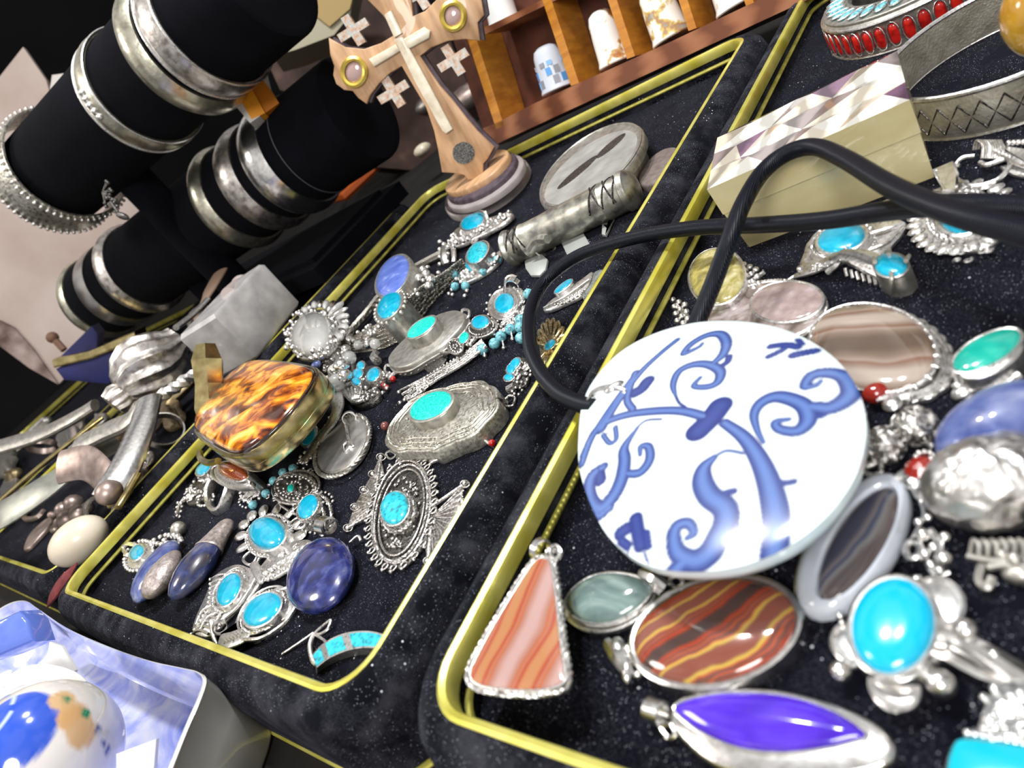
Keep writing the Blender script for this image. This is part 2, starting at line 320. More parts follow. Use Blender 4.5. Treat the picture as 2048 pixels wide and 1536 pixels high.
# ---------------------------------------------------------------- helpers for jewels (sizes in picture-scale units of the thing)
def _o(s, spec, h=0):
    if isinstance(spec[0], str): return s.poly(spec[1:], h, sm=False)
    if isinstance(spec, tuple): return s.ell(*spec, h=h, n=44)
    return s.poly(spec, h)
It.out = _o
def _mb(s):
    if not hasattr(s, '_m'): s._m = MB()
    return s._m
It.mb = property(_mb)
def _done(s, mt=None, name='setting', **k): 
    D = getattr(s, '_d', []); s._d = []
    if mt is OX and D and s.mb.v:
        m = MB()
        for q in D: m.slab(*q)
        s.part('back_plate', m, OXD)
    else:
        for q in D: s.mb.slab(*q)
    o = s.part(name, s.mb, mt or SIL, **k); s._m = MB(); return o
It.done = _done
def _stone(s, o, mt, h0, h1, bez=4, name='stone', hw=None, label=None, p=1., bh=None):
    k = s.k; q = s.out(o, h0); hw = h0 + (h1 - h0) * .2 if hw is None else hw
    m = MB(); m.dome(off(ccw(q), -bez * k * .3 if bez else 0), max(0, h0 - 4) * k, hw * k, h1 * k, p=p); x = s.part(name, m, mt, label=label)
    if bez: s.mb.wall(q, bez * k, 0, (bh if bh else h0 + (h1 - h0) * .3) * k, inn=bez * k * .35)
    return x
It.stone = _stone
def _base(s, o, h0, h1, bev=0, sc_=None):
    k = s.k; q = s.out(o, h1)
    if sc_: q = scal(ccw(q), sc_[0], sc_[1] * k)
    if not hasattr(s, '_d'): s._d = []
    s._d.append((q, h0 * k, h1 * k, bev * k)); return s
It.base = _base
def _ring(s, o, d, r, h): s.mb.tube(at3(off(ccw(s.out(o, h)), d * s.k), h * s.k), r * s.k, True, 6); return s
It.ring = _ring
def _rope(s, o, d, r, h): s.mb.rope(at3(off(ccw(s.out(o, h)), d * s.k), h * s.k), r * s.k); return s
It.rp = _rope
def _dots(s, o, d, n, r, h, a0=0, a1=1):
    q = rs(off(ccw(s.out(o, h)), d * s.k), n)
    for i in range(n):
        if a0 <= i / n < a1: s.mb.ball((q[i][0], q[i][1], h * s.k), r * s.k, nu=8, nv=5)
    return s
It.dots = _dots
def _petals(s, o, d, n, ln, wd, h, th=None, a0=0, a1=1):
    q = off(ccw(s.out(o, h)), d * s.k); q = rs(q, n); 
    for i in range(n):
        if not (a0 <= i / n < a1): continue
        x, y = nrm(q, i); s.mb.ball((q[i][0], q[i][1], h * s.k), s.k, (ln, wd, th or wd * .7), math.atan2(y, x))
    return s
It.petals = _petals
def _loops(s, o, d, n, r, h, t=1.6, a0=0, a1=1):
    q = rs(off(ccw(s.out(o, h)), d * s.k), n)
    for i in range(n):
        if a0 <= i / n < a1: s.mb.tube([(q[i][0] + r * s.k * math.cos(a * PI / 5), q[i][1] + r * s.k * math.sin(a * PI / 5), h * s.k) for a in range(10)], t * s.k, True, 5)
    return s
It.loops = _loops
def _ln(s, pts, r, h=0, closed=False, sm=True): s.mb.tube(s.path(pts, h, 5, closed, sm), [x * s.k for x in r] if isinstance(r, list) else r * s.k, closed, 7); return s
It.ln = _ln
def _bl(s, px, py, r, h): s.mb.ball(s.u3(px, py, h), r * s.k); return s
It.bl = _bl
def _bail(s, px, py, r, w, h, dx=1, dy=0, th=2.5):
    # broad strip loop standing on edge, its axis lying along picture direction dx,dy
    a, b = Vector(s.u3(px, py, h)), Vector(s.u3(px + dx * 20, py + dy * 20, h))
    s.mb.hoop(a, b - a, r * s.k, w * s.k, th * s.k, n=20); return s
It.bail = _bail
def _beads(s, pts, r, h, mt, name='bead'):
    for x, y in pts:
        m = MB(); m.ball(s.u3(x, y, h), r * s.k, nu=14, nv=9); s.part(name, m, mt)
    return s
It.beads = _beads
def _fol(s, o, n, h, seed=1, r=(5, 9), t=1.2):
    # curled wirework scattered over an outline
    g = random.Random(seed); q = s.out(o, h); c = cen(q)
    for i in range(n):
        b = q[int(g.random() * len(q))]; f = math.sqrt(g.random()) * .92; x, y = c[0] + (b[0] - c[0]) * f, c[1] + (b[1] - c[1]) * f
        R0 = g.uniform(*r) * s.k; a = g.random() * 6.3; w = g.choice((-1, 1))
        s.mb.tube([(x + R0 * (1 - j / 14) * math.cos(a + w * j * .6), y + R0 * (1 - j / 14) * math.sin(a + w * j * .6), (h + 1) * s.k) for j in range(12)], t * s.k, False, 5)
        if g.random() < .5: s.mb.ball((x, y, (h + 2) * s.k), t * 2 * s.k, nu=7, nv=5)
    return s
It.fol = _fol

# ---------------------------------------------------------------- porcelain disc pendant and its cord
def porcelain():
    t = It('porcelain_pendant', 'large round blue and white porcelain pendant painted with scrolling vines', 'pendant', 1440, 900, 2.62, n=(.035, .01, 1))
    k = t.k; O = (1450, 905, 288, 250, 8)
    pts = [(1165, 880), (1172, 820), (1195, 770), (1245, 716), (1310, 680), (1390, 658), (1470, 654), (1550, 665), (1620, 692), (1680, 735), (1720, 790), (1738, 850), (1736, 910), (1715, 975), (1670, 1040), (1610, 1092), (1540, 1130), (1465, 1152), (1390, 1157), (1320, 1148), (1260, 1118), (1215, 1070), (1182, 1000), (1166, 940)]
    o = ccw(t.poly(pts, 0, 4)); c = cen(o); Rm = max(math.hypot(x - c[0], y - c[1]) for x, y in o)
    Z = lambda s_: .17 + .26 * math.sqrt(max(0, 1 - (s_ * .985) ** 2)) - .26 * math.sqrt(1 - .985 ** 2)
    NR = 150; rings = []; o = rs(o, 420)
    for j in range(NR + 1):
        s_ = 1 - j / NR * .9965; rings.append([(c[0] + (x - c[0]) * s_, c[1] + (y - c[1]) * s_, Z(s_)) for x, y in o])
    low = [[(x, y, z) for x, y in off(sc(o, f), 0)] for f, z in ((.90, -.28), (.955, -.24), (.985, -.1), (1, .02), (1.0, .1), (.998, .15))]
    m = MB(); m.loft(low + rings); me = m.mesh('disc', mat('blue_white_porcelain', rough=.18, coat=.8, attr='paint'))
    # brush strokes: centre lines in units of the drawing, projected once onto the disc, width w
    def cp(x, y): return t.u(1048 + x / 2.926, 600 + y / 2.926, .25 / k)
    ST = [([(330, 950), (400, 800), (480, 730), (620, 690), (800, 675), (950, 680), (1080, 715)], 50, 0), ([(1190, 750), (1300, 830), (1380, 940), (1440, 1080), (1475, 1250), (1465, 1400), (1430, 1560)], [46, 58, 70, 84, 96, 92, 88], 0),
          ([(1165, 650), (1110, 725), (1035, 800)], 105, 1), ([(905, 590), (888, 520), (920, 440), (1000, 400), (1090, 400), (1160, 440), (1150, 505), (1090, 535), (1010, 530), (1045, 480)], [14, 34, 44, 48, 50, 52, 46, 40, 30, 22], 0),
          ([(905, 590), (925, 630), (960, 655)], 14, 1), ([(1110, 400), (1175, 335), (1190, 260), (1150, 205), (1070, 215), (985, 270), (945, 330), (1030, 290), (1050, 265)], [30, 50, 54, 52, 48, 44, 34, 26, 16], 0),
          ([(1150, 420), (1200, 385), (1210, 350)], 34, 1), ([(1440, 345), (1500, 310), (1560, 260)], 34, 1), ([(1450, 280), (1530, 265), (1600, 275)], 40, 1), ([(1580, 330), (1640, 310), (1700, 290)], 46, 1), ([(1600, 225), (1625, 255)], 28, 1),
          ([(1415, 860), (1380, 790), (1362, 700), (1400, 630), (1480, 590), (1570, 600), (1650, 640), (1670, 720), (1610, 785), (1510, 780), (1485, 740), (1560, 720)], [18, 26, 40, 56, 66, 68, 70, 66, 56, 44, 34, 22], 0),
          ([(1650, 640), (1720, 640), (1790, 640), (1870, 590), (1910, 520), (1870, 440), (1780, 425), (1690, 450), (1650, 520), (1710, 510), (1740, 480)], [50, 62, 70, 74, 74, 72, 66, 56, 40, 28, 18], 0), ([(1840, 420), (1900, 420), (1930, 460)], 44, 0), ([(1680, 690), (1740, 690), (1780, 660)], 30, 1),
          ([(1300, 925), (1200, 912), (1120, 955)], 15, 0), ([(1130, 950), (1070, 1010), (1060, 1090), (1100, 1170), (1180, 1230), (1190, 1310), (1140, 1400), (1080, 1480), (990, 1520), (900, 1480), (880, 1400), (905, 1335), (970, 1320), (1000, 1370), (960, 1400)], [30, 60, 84, 92, 96, 96, 92, 90, 84, 74, 60, 52, 46, 36, 22], 0),
          ([(1130, 1180), (1200, 1150), (1240, 1140)], 30, 1), ([(1170, 1300), (1220, 1290), (1230, 1340)], 50, 1), ([(960, 1500), (880, 1560), (840, 1590)], 60, 0),
          ([(470, 985), (395, 1030), (370, 1110), (390, 1190), (450, 1215), (530, 1150), (580, 1060), (600, 960), (600, 880), (680, 770)], [50, 70, 78, 84, 80, 76, 72, 64, 48, 16], 0), ([(380, 1200), (430, 1250), (500, 1215)], 50, 0), ([(440, 1000), (450, 1060)], 60, 1), ([(600, 1030), (690, 1030), (750, 960), (745, 885), (700, 880), (695, 930)], [36, 50, 48, 40, 30, 18], 0), ([(670, 775), (730, 730), (820, 725)], 12, 1),
          ([(455, 760), (560, 610), (690, 440), (800, 330), (900, 240)], [70, 46, 40, 34, 34], 0), ([(400, 800), (520, 640), (640, 480)], 40, 0), ([(650, 660), (615, 600), (640, 500), (660, 440)], 40, 0), ([(665, 560), (700, 540), (735, 495)], 74, 1), ([(470, 800), (510, 850), (550, 830), (545, 760)], 26, 0), ([(340, 900), (380, 830)], 40, 0),
          ([(560, 1360), (600, 1340)], 60, 1), ([(600, 1430), (560, 1400)], 40, 1), ([(660, 1290), (670, 1370), (680, 1430)], 62, 1), ([(720, 1370), (725, 1440)], 34, 1), ([(700, 1470), (715, 1530)], 12, 1), ([(600, 1450), (580, 1500)], 10, 1), ([(1490, 1080), (1540, 1085), (1585, 1075)], 26, 1), ([(480, 800), (500, 790)], 8, 2)]
    seg = []
    sk = (Vector(cp(1100, 800)) - Vector(cp(1000, 800))).length / 100
    for pts_, w, dk in ST:
        ww = w if isinstance(w, list) else [w] * len(pts_)
        q = cat([cp(*p) + (a_ * sk * .66,) for p, a_ in zip(pts_, ww)], 5, False); seg.append((q, dk, min(p[0] for p in q) - .3, max(p[0] for p in q) + .3, min(p[1] for p in q) - .3, max(p[1] for p in q) + .3))
    ca = me.color_attributes.new('paint', 'FLOAT_COLOR', 'POINT'); g = random.Random(3)
    wht = (.70, .79, .82); mid = ((.10, .17, .42), (.04, .06, .24), (.3, .16, .05)); edge = (.022, .032, .17)
    for i, v in enumerate(me.vertices):
        x, y, z = v.co[0] / S, v.co[1] / S, v.co[2] / S; col = wht
        if z > .17:
            best = 9; bd = 0; bw = 1
            for q, dk, xa, xb, ya, yb in seg:
                if not (xa < x < xb and ya < y < yb): continue
                for j in range(len(q) - 1):
                    ax, ay, aw = q[j]; bx, by, bw_ = q[j + 1]; dx, dy = bx - ax, by - ay; l2 = dx * dx + dy * dy or 1e-9
                    f = min(1, max(0, ((x - ax) * dx + (y - ay) * dy) / l2)); w_ = aw + (bw_ - aw) * f
                    d = math.hypot(x - ax - dx * f, y - ay - dy * f) - w_
                    if d < best: best = d; bd = dk; bw = max(.02, w_)
            e_ = .012
            if best < e_:
                a_ = min(1, (e_ - best) / .02); r_in = min(1, max(0, (-best - .008) / (bw * .75))) ** 1.3; mm = mid[bd]
                inner = [edge[c_] * (1 - r_in) + mm[c_] * r_in for c_ in range(3)]
                col = tuple(wht[c_] * (1 - a_) + inner[c_] * a_ for c_ in range(3))
        ca.data[i].color = (*col, 1)
    d = bpy.data.objects.new('disc', me); C.objects.link(d); d.parent = t.o
    # silver clasp at the left
    t.mb.tube(t.path([(1184, 815, 16), (1180, 797, 24), (1192, 782, 34), (1215, 776, 38), (1240, 778, 36), (1260, 784, 30)]), [3 * k, 6 * k, 8 * k, 9 * k, 8 * k, 5 * k], False, 8)
    t.mb.ball(t.u3(1228, 774, 38), k, (28, 13, 9), math.radians(38)); t.bl(1250, 786, 8, 34); t.bail(1186, 803, 15, 9, 22, .5, .6)
    t.done(SILB, 'clasp')
porcelain()
t = It('pendant_cord', 'shiny black satin cord looped over the trays, threaded through the porcelain pendant clasp', 'cord', 1180, 812, 2.6)
SAT = mat('black_satin_cord', rough=.42, tex='WAVE', scale=10, dist=0, ramp=[(.2, (.002, .0025, .006)), (.8, (.006, .008, .016))], bump=.0)
nb = SAT.node_tree.nodes; nb['Principled BSDF'].inputs['Specular IOR Level'].default_value = .28; wv = [n for n in nb if n.type == 'TEX_WAVE'][0]; bn = nb.new('ShaderNodeBump'); bn.inputs['Strength'].default_value = .5; bn.inputs['Distance'].default_value = .0003
SAT.node_tree.links.new(wv.outputs['Fac'], bn.inputs['Height']); SAT.node_tree.links.new(bn.outputs['Normal'], nb['Principled BSDF'].inputs['Normal'])
def cordpath(P): return cat([tuple(t.w(PZ(*p))) for p in P], 10, False)
for P in ([(1192, 816, 2.85), (1160, 808, 2.8), (1118, 786, 2.75), (1080, 742, 2.7), (1060, 690, 2.7), (1061, 620, 2.7), (1092, 560, 2.7), (1160, 510, 2.75), (1270, 475, 2.8), (1390, 456, 2.8), (1520, 450, 2.6), (1650, 441, 2.7), (1760, 424, 3.0), (1850, 413, 3.4), (1950, 410, 3.6), (2070, 416, 3.6), (2160, 420, 3.6)],
          [(1195, 818, 2.75), (1250, 820, 2.45), (1340, 760, 2.45), (1385, 665, 2.55), (1425, 570, 2.85), (1455, 490, 3.25), (1485, 410, 3.5), (1525, 345, 3.5), (1575, 306, 3.5), (1630, 294, 3.5), (1690, 318, 3.6), (1780, 372, 3.8), (1870, 412, 4.0), (1960, 442, 4.1), (2070, 470, 4.1), (2160, 490, 4.1)]):
    m = MB(); m.tube(cordpath(P), .20, False, 12); t.part('cord_strand', m, SAT)
# ---------------------------------------------------------------- middle tray, front to back
# big lapis oval on its silver mount
t = It('lapis_pendant', 'large smooth blue lapis oval pendant lying near the front of the middle tray', 'pendant', 640, 1160)
k = t.k; q = ccw(t.ell(642, 1152, 82, 57, -57, 22)); m = MB(); m.loft([[(x, y, z * k) for x, y in sc(q, f)] for z, f in ((0, .6), (3, .76), (9, .91), (16, .985), (22, 1), (28, .985), (35, .93), (41, .83), (46, .66), (49.5, .45), (51, .22), (51.3, .03))]); t.part('stone', m, LAP)
t.ln([(700, 1085, 14), (716, 1072, 16), (722, 1082, 12)], 3); t.done(SIL)
# filigree brooch
t = It('filigree_brooch', 'oval silver filigree brooch with fan wings and a raised round turquoise', 'brooch', 800, 1030)
e = (803, 1025, 112, 62, 103); k = t.k
t.base(e, 4, 9, 2, (16, 7)); t.dots(e, 9, 32, 4.6, 9); t.loops(e, 1, 32, 7, 11, 1.8); t.ring(e, -9, 3, 11); t.rp((803, 1025, 98, 50, 103), 0, 3, 12); t.ring((803, 1025, 88, 42, 103), 0, 2.4, 12)
t.fol((802, 1027, 80, 36, 103), 34, 10, 4, (3, 7), 1.3)
g = random.Random(5)
for i in range(70):
    a = g.random() * 6.28; f = .45 + .5 * g.random(); ca, sa = math.cos(math.radians(103)), math.sin(math.radians(103)); x, y = 78 * f * math.cos(a), 36 * f * math.sin(a)
    t.bl(802 + x * ca - y * sa, 1027 + x * sa + y * ca, 3.6, 13)
for (fx, fy), A in (((752, 1005), [(696, 1056), (710, 1014), (728, 980), (746, 948), (762, 914)]), ((862, 1035), [(930, 968), (925, 1005), (908, 1050), (886, 1090), (856, 1122)])):
    q = [(fx + 14 * (1 if fx < 800 else -1), fy + 26)] + A + [(fx + 24 * (1 if fx < 800 else -1), fy - 26)]
    t.mb.slab(t.poly(q, 3, sm=False), 2 * k, 6 * k, k)
    for i in range(len(A) - 1):
        for f in (0, .34, .67): x, y = A[i][0] + (A[i + 1][0] - A[i][0]) * f, A[i][1] + (A[i + 1][1] - A[i][1]) * f; t.ln([(fx, fy, 7), (x, y, 6)], 1.2, sm=False)
    for x, y in A: t.bl(x, y, 6.5, 8); t.ln([(x + 9 * math.cos(b), y + 7 * math.sin(b), 7) for b in (0, 1, 2, 3, 4, 5)], 1.6, closed=True)
    for x, y in (A[0], A[-1]): t.ln([(fx, fy + (20 if y > fy else -20), 8), (x, y, 8)], 4)
t.done(OX)
t.stone((790, 1017, 34, 27, -70), TURS, 34, 46, bez=4, bh=36); t.rp((797, 1024, 37, 31, -70), 2, 4, 22); t.rp((798, 1026, 37, 31, -70), 2, 4, 14); t.base((790, 1017, 36, 29, -70), 8, 34, 2); t.done(OX, 'stone_collar')
# lapis drops
t = It('lapis_drop_pendant', 'dark lapis teardrop pendant with grey silver cap at its upper end', 'pendant', 395, 1160)
k = t.k; A, B = Vector(t.u3(352, 1190, 26)), Vector(t.u3(452, 1050, 22)); d = B - A
def spin(mb, A, d, prof, flat=.62, n=26):
    N = Vector((0, 0, 1)); t_ = d.normalized(); N = (N - t_ * N.dot(t_)).normalized(); Bv = t_.cross(N)
    mb.loft([[tuple(A + d * z + (N * math.cos(2 * PI * i / n) * flat + Bv * math.sin(2 * PI * i / n)) * r) for i in range(n)] for z, r in prof])
m = MB(); spin(m, A, d, [(z, r * k) for z, r in ((-.06, 4), (-.02, 20), (.08, 33), (.22, 43), (.38, 47), (.5, 44), (.62, 37), (.7, 32))]); t.part('stone', m, LAPD)
m = MB(); spin(m, A, d, [(z, r * k) for z, r in ((.62, 40), (.64, 41), (.66, 38), (.8, 31), (.92, 26), (1.0, 22), (1.05, 16), (1.08, 4))]); t.part('cap', m, GREY, 'grey silver cap')
t = It('lapis_drop_pendant', 'blue lapis drop with pinkish grey matrix face, tilted against the dark lapis teardrop', 'pendant', 300, 1160)
k = t.k; A, B = Vector(t.u3(285, 1192, 20)), Vector(t.u3(340, 1090, 24)); d = B - A
m = MB(); spin(m, A, d, [(z, r * k) for z, r in ((-.12, 4), (-.05, 20), (.1, 38), (.3, 48), (.5, 50), (.7, 44), (.9, 32), (1.02, 18), (1.06, 4))], .5); t.part('stone', m, LAPP)
m = MB(); A, B = Vector(t.u3(298, 1192, 30)), Vector(t.u3(352, 1104, 30)); spin(m, A, B - A, [(z, r * k) for z, r in ((-.04, 4), (.02, 18), (.2, 32), (.4, 37), (.6, 35), (.8, 27), (.95, 16), (1.02, 4))], .62); t.part('matrix', m, GREY, 'pinkish grey matrix')
t = It('turquoise_earring', 'small silver earring half hidden behind the blue lapis drop', 'earring', 275, 1110)
t.stone((274, 1105, 18, 12, -50), TUR, 12, 18, bez=4)
t.dots((278, 1112, 34, 24, -50), 0, 22, 5, 8); t.base((278, 1112, 30, 20, -50), 0, 7, 2); t.ln([(255, 1110, 10), (247, 1098, 16), (255, 1088, 18), (270, 1090, 12)], 4.5); t.dots(('p', (300, 1085), (330, 1070), (365, 1078), (360, 1090), (330, 1090)), 0, 16, 5.5, 12); t.dots((345, 1080, 16, 10, 0), 0, 8, 6, 14); t.done(SIL)
t = It('silver_bead', 'single round silver bead above the lapis drops', 'bead', 357, 1062); t.mb.ball(t.u3(357, 1058, 15), 15 * t.k, nu=20, nv=14); o = t.done(PEW, 'bead')
# turquoise flower
t = It('turquoise_flower_brooch', 'brooch of silver petals around a big round turquoise, between the lapis stones', 'brooch', 540, 1080)
e = (538, 1070, 36, 32, 0)
t.stone(e, TUR, 24, 44, bez=5, hw=30); t.petals(e, 18, 12, 22, 11, 9, 5, 0, .01)
for i in range(14):
    a = 2 * PI * i / 14; x, y = 540 + 58 * math.cos(a), 1072 + 52 * math.sin(a)
    if 1.2 < a < 2.6 or 5.6 < a: t.ln([(540 + r * math.cos(a + s_), 1072 + r * .9 * math.sin(a + s_), 9) for r, s_ in ((36, 0), (62, -.18), (76, -.1), (76, .1), (62, .18))], 3, closed=True)
    else: c = t.u3(x, y, 8); c0 = t.u3(540, 1072, 8); t.mb.ball(c, t.k, (24, 13, 6), math.atan2(c[1] - c0[1], c[0] - c0[0]))
t.rp(e, 12, 3.5, 14); t.base((538, 1072, 44, 40, 0), 0, 14, 3); t.dots(e, 9, 30, 2.5, 18); t.done(SIL)
t = It('leaf_brooch', 'crumpled silver leaf brooch overlapping the turquoise flower brooch', 'brooch', 590, 1120)
k = t.k; t.base([(515, 1150), (530, 1120), (560, 1095), (600, 1080), (628, 1088), (620, 1112), (600, 1130), (565, 1145), (540, 1158)], 10, 16, 3, (8, 3))
for i in range(9): f = i / 8; x, y = 530 + 85 * f, 1145 - 52 * f; t.mb.ball(t.u3(x, y, 18 + (i % 2) * 2), k, (15, 8, 6), math.radians(-25 + i * 18)); t.bl(x + 8, y + 13, 5.5, 16)
t.fol([(530, 1140), (560, 1105), (610, 1090), (600, 1120), (560, 1140)], 14, 18, 2, (5, 9), 1.6); t.done(SIL)
# two feathered turquoise pieces at the front
t = It('turquoise_feather_brooch', 'silver brooch with beaded fringe and slanting turquoise oval, beside the front trim', 'brooch', 450, 1200)
e = (459, 1180, 36, 20, -62); k = t.k
t.stone(e, TUR, 22, 32, bez=4); t.rp(e, 9, 3.5, 14); t.ring(e, 14, 2.4, 12); t.base([(500, 1135), (470, 1128), (430, 1150), (408, 1195), (388, 1240), (385, 1265), (410, 1275), (430, 1262), (455, 1235), (490, 1200), (518, 1168), (522, 1145)], 2, 9, 3)
for i in range(13): f = i / 12; x, y = 425 - 40 * f + 14 * math.sin(f * 3), 1150 + 110 * f; t.ln([(x + 30, y - 2 + 10 * f, 12), (x + 12, y, 12), (x - 2, y + 8, 8)], 2.8); t.bl(x - 4, y + 9, 4.5, 7)
for i in range(9): f = i / 8; t.bl(440 + 70 * f, 1250 - 90 * f, 3.6, 12)
t.ln([(400, 1262, 11), (415, 1235, 13), (440, 1225, 13), (430, 1250, 12)], 3); t.ln([(392, 1250, 11), (405, 1222, 13), (425, 1210, 13)], 3); t.ln([(430, 1250, 10), (470, 1220, 12), (500, 1180, 12), (515, 1150, 12)], 4)
t.base([(498, 1130), (512, 1122), (528, 1150), (518, 1166), (505, 1150)], 14, 19, 2); t.done(SIL)
t = It('turquoise_leaf_pendant', 'silver leaf pendant with cabochon turquoise oval touching the big lapis oval', 'pendant', 530, 1235)
e = (526, 1220, 44, 27, -38); k = t.k
t.stone(e, TUR, 20, 32, bez=4); t.rp((528, 1222, 44, 27, -38), 8, 3.6, 13); t.ring(e, 15, 3, 10)
t.base([(432, 1295), (436, 1272), (455, 1262), (480, 1256), (500, 1262), (540, 1252), (580, 1228), (590, 1200), (575, 1180), (592, 1168), (570, 1180), (540, 1185), (500, 1195), (475, 1230), (470, 1260), (500, 1285), (520, 1280), (490, 1290), (470, 1300)], 3, 8, 2)
t.base([(436, 1300), (440, 1270), (462, 1262), (488, 1254), (500, 1262), (490, 1280), (470, 1292)], 6, 12, 3)
for i in range(7): f = i / 6; t.ln([(445 + 40 * f, 1275 - 14 * f, 14), (455 + 40 * f, 1285 - 16 * f, 12)], 3)
for a, b in (((485, 1280), (540, 1268)), ((540, 1268), (592, 1215)), ((552, 1180), (590, 1165))): t.ln([(a[0], a[1], 9), ((a[0] + b[0]) / 2 + 4, (a[1] + b[1]) / 2 + 4, 12), (b[0], b[1], 9)], 4.5)
t.done(SIL); t.bail(440, 1255, 13, 12, 18, .3, 1); t.ln([(424, 1245, 20), (428, 1275, 12), (434, 1288, 8)], [7, 5, 2]); t.done(SIL, 'bail')
# inlaid hoop earring with wire
t = It('inlaid_hoop_earring', 'curved silver hoop earring inlaid with turquoise blocks and an open wire hook', 'earring', 690, 1310)
k = t.k; top = [(625, 1308), (650, 1284), (690, 1266), (740, 1262), (790, 1276)]; bot = [(634, 1335), (660, 1316), (700, 1300), (745, 1296), (790, 1310)]
def strip(t, top, bot, h0, h1): return [t.u3(*p, h1) for p in top]
M1 = MB(); tp = cat([t.u3(x, y, 24) for x, y in top], 6, False); bt = cat([t.u3(x, y, 22) for x, y in bot], 6, False); b2 = cat([t.u3(x, y + 14, 2) for x, y in bot], 6, False); t2 = cat([t.u3(x, y, 4) for x, y in top], 6, False)
M1.loft([[a, b, c_, d_] for a, b, c_, d_ in zip(tp, bt, b2, t2)], True, True); t.part('hoop_body', M1, SIL)
for (i0, i1) in ((0, 4), (6, 11), (13, 21)):
    m = MB(); L_ = lambda a, b, f: tuple(Vector(a).lerp(Vector(b), f) + Vector((0, 0, .012)))
    R_ = [[L_(tp[i], bt[i], .12), L_(tp[i], bt[i], .9), tuple(Vector(L_(tp[i], bt[i], .9)) - Vector((0, 0, .05))), tuple(Vector(L_(tp[i], bt[i], .12)) - Vector((0, 0, .05)))] for i in range(i0, i1 + 1)]
    m.loft(R_); t.part('turquoise_inlay', m, TURS)
t.ln([(565, 1308, 3), (600, 1285, 8), (628, 1265, 12)], 3.2); t.ln([(628, 1268, 12), (620, 1290, 14), (625, 1320, 10), (634, 1330, 6)], 5); t.ln([(630, 1266, 14), (650, 1248, 18), (662, 1240, 18), (655, 1258, 16), (640, 1268, 14)], 3, closed=True); t.ln([(628, 1268, 12), (648, 1280, 14), (655, 1290, 14)], 3); t.done(SIL, 'wire_hook')
# small turquoise pendant with broad bail
t = It('turquoise_pendant', 'small turquoise oval pendant with a broad tubular silver bail', 'pendant', 625, 1030)
e = (616, 1014, 27, 17, -58); t.stone(e, TURG if 0 else TUR, 20, 27, bez=4); t.base(e, 0, 18, 2); t.base([(590, 1046), (615, 1036), (640, 1052), (630, 1062), (600, 1058)], 2, 8, 2); t.dots((618, 1056, 24, 8, 20), 0, 12, 3.5, 8); t.rp([(628, 985), (655, 1000), (664, 1030), (655, 1060), (650, 1030), (640, 1005)], 0, 4, 10); t.dots((652, 996, 16, 10, 30), 0, 9, 4, 10); t.done(OX)
t.bail(652, 1052, 14, 30, 14, 1, .2, 4); t.ln([(636, 1062, 6), (644, 1072, 8), (655, 1068, 6)], 2.4); t.done(SILB, 'bail')
# filigree brooch with beads
t = It('beaded_filigree_brooch', 'small silver wirework brooch with tiny turquoise centre and a row of pale blue beads', 'brooch', 585, 980)
e = (592, 975, 44, 30, -8); t.base(e, 2, 8, 2, (9, 6)); t.fol((590, 978, 60, 44, -10), 46, 8, 9, (5, 10), 1.7); t.rp(e, -4, 3, 12); t.dots(e, -10, 22, 3.6, 14); t.ring(e, 4, 3, 10); t.stone((582, 977, 9, 6, -60), TURG, 18, 23, bez=3); t.dots((585, 976, 18, 12, -20), 0, 12, 3, 17); t.ln([(560, 1010, 8), (600, 1030, 8), (640, 1005, 8)], 3); t.done(OX)
t.beads([(586, 937), (566, 945), (547, 962), (532, 987), (506, 1010)], 9.5, 10, TURP)
# metal back of an oval pendant
t = It('oval_pendant_back', 'grey oval pendant lying face down with rope edge and pin fitting', 'pendant', 688, 890)
k = t.k; t.base((683, 889, 66, 39, -52), 4, 18, 4); t.rp((685, 892, 71, 43, -52), 0, 4.6, 17); t.done(PEW, 'back_plate')
m = MB(); m.dome(ccw(t.ell(683, 889, 62, 35, -52, 19)), 17 * k, 18 * k, 22 * k); t.part('plate_face', m, mat('grey_metal_sheet', rough=.38, metal=.7, tex='NOISE', scale=2, ramp=[(.35, (.3, .29, .29)), (.65, (.5, .49, .48))]))
t.bail(698, 836, 12, 6, 30, .2, 1); t.ln([(690, 840, 24), (694, 870, 26), (700, 895, 24)], 4); t.ln([(700, 895, 22), (690, 905, 22), (688, 890, 26), (700, 880, 28), (706, 892, 24)], 2.4); t.done(SIL, 'pin_fitting')
# marcasite arc with turquoise
t = It('marcasite_arc_brooch', 'curved silver arc brooch with bright specks and small turquoise, beside the amber topped box', 'brooch', 640, 870)
k = t.k; t.mb.tube(t.path([(672, 790, 22), (676, 815, 26), (664, 845, 24), (645, 870, 18), (622, 905, 12), (608, 925, 8)]), [10 * k, 14 * k] + [15 * k] * 18 + [13 * k] * 4 + [10 * k] * 2, False, 10, flat=.5, up=(0, 0, 1))
for i in range(26): f = i / 25; x, y = 676 - 62 * f, 800 + 112 * f - 12 * math.sin(PI * f) * -1; t.bl(x - 3 + (i % 3) * 3, y, 2.8, 28 - 16 * f)
t.dots((612, 915, 14, 9, -40), 0, 10, 4, 10); t.stone((618, 872, 22, 13, -60), TUR, 16, 22, bez=3); t.dots((605, 928, 18, 8, -50), 0, 12, 3, 6); t.done(SIL)
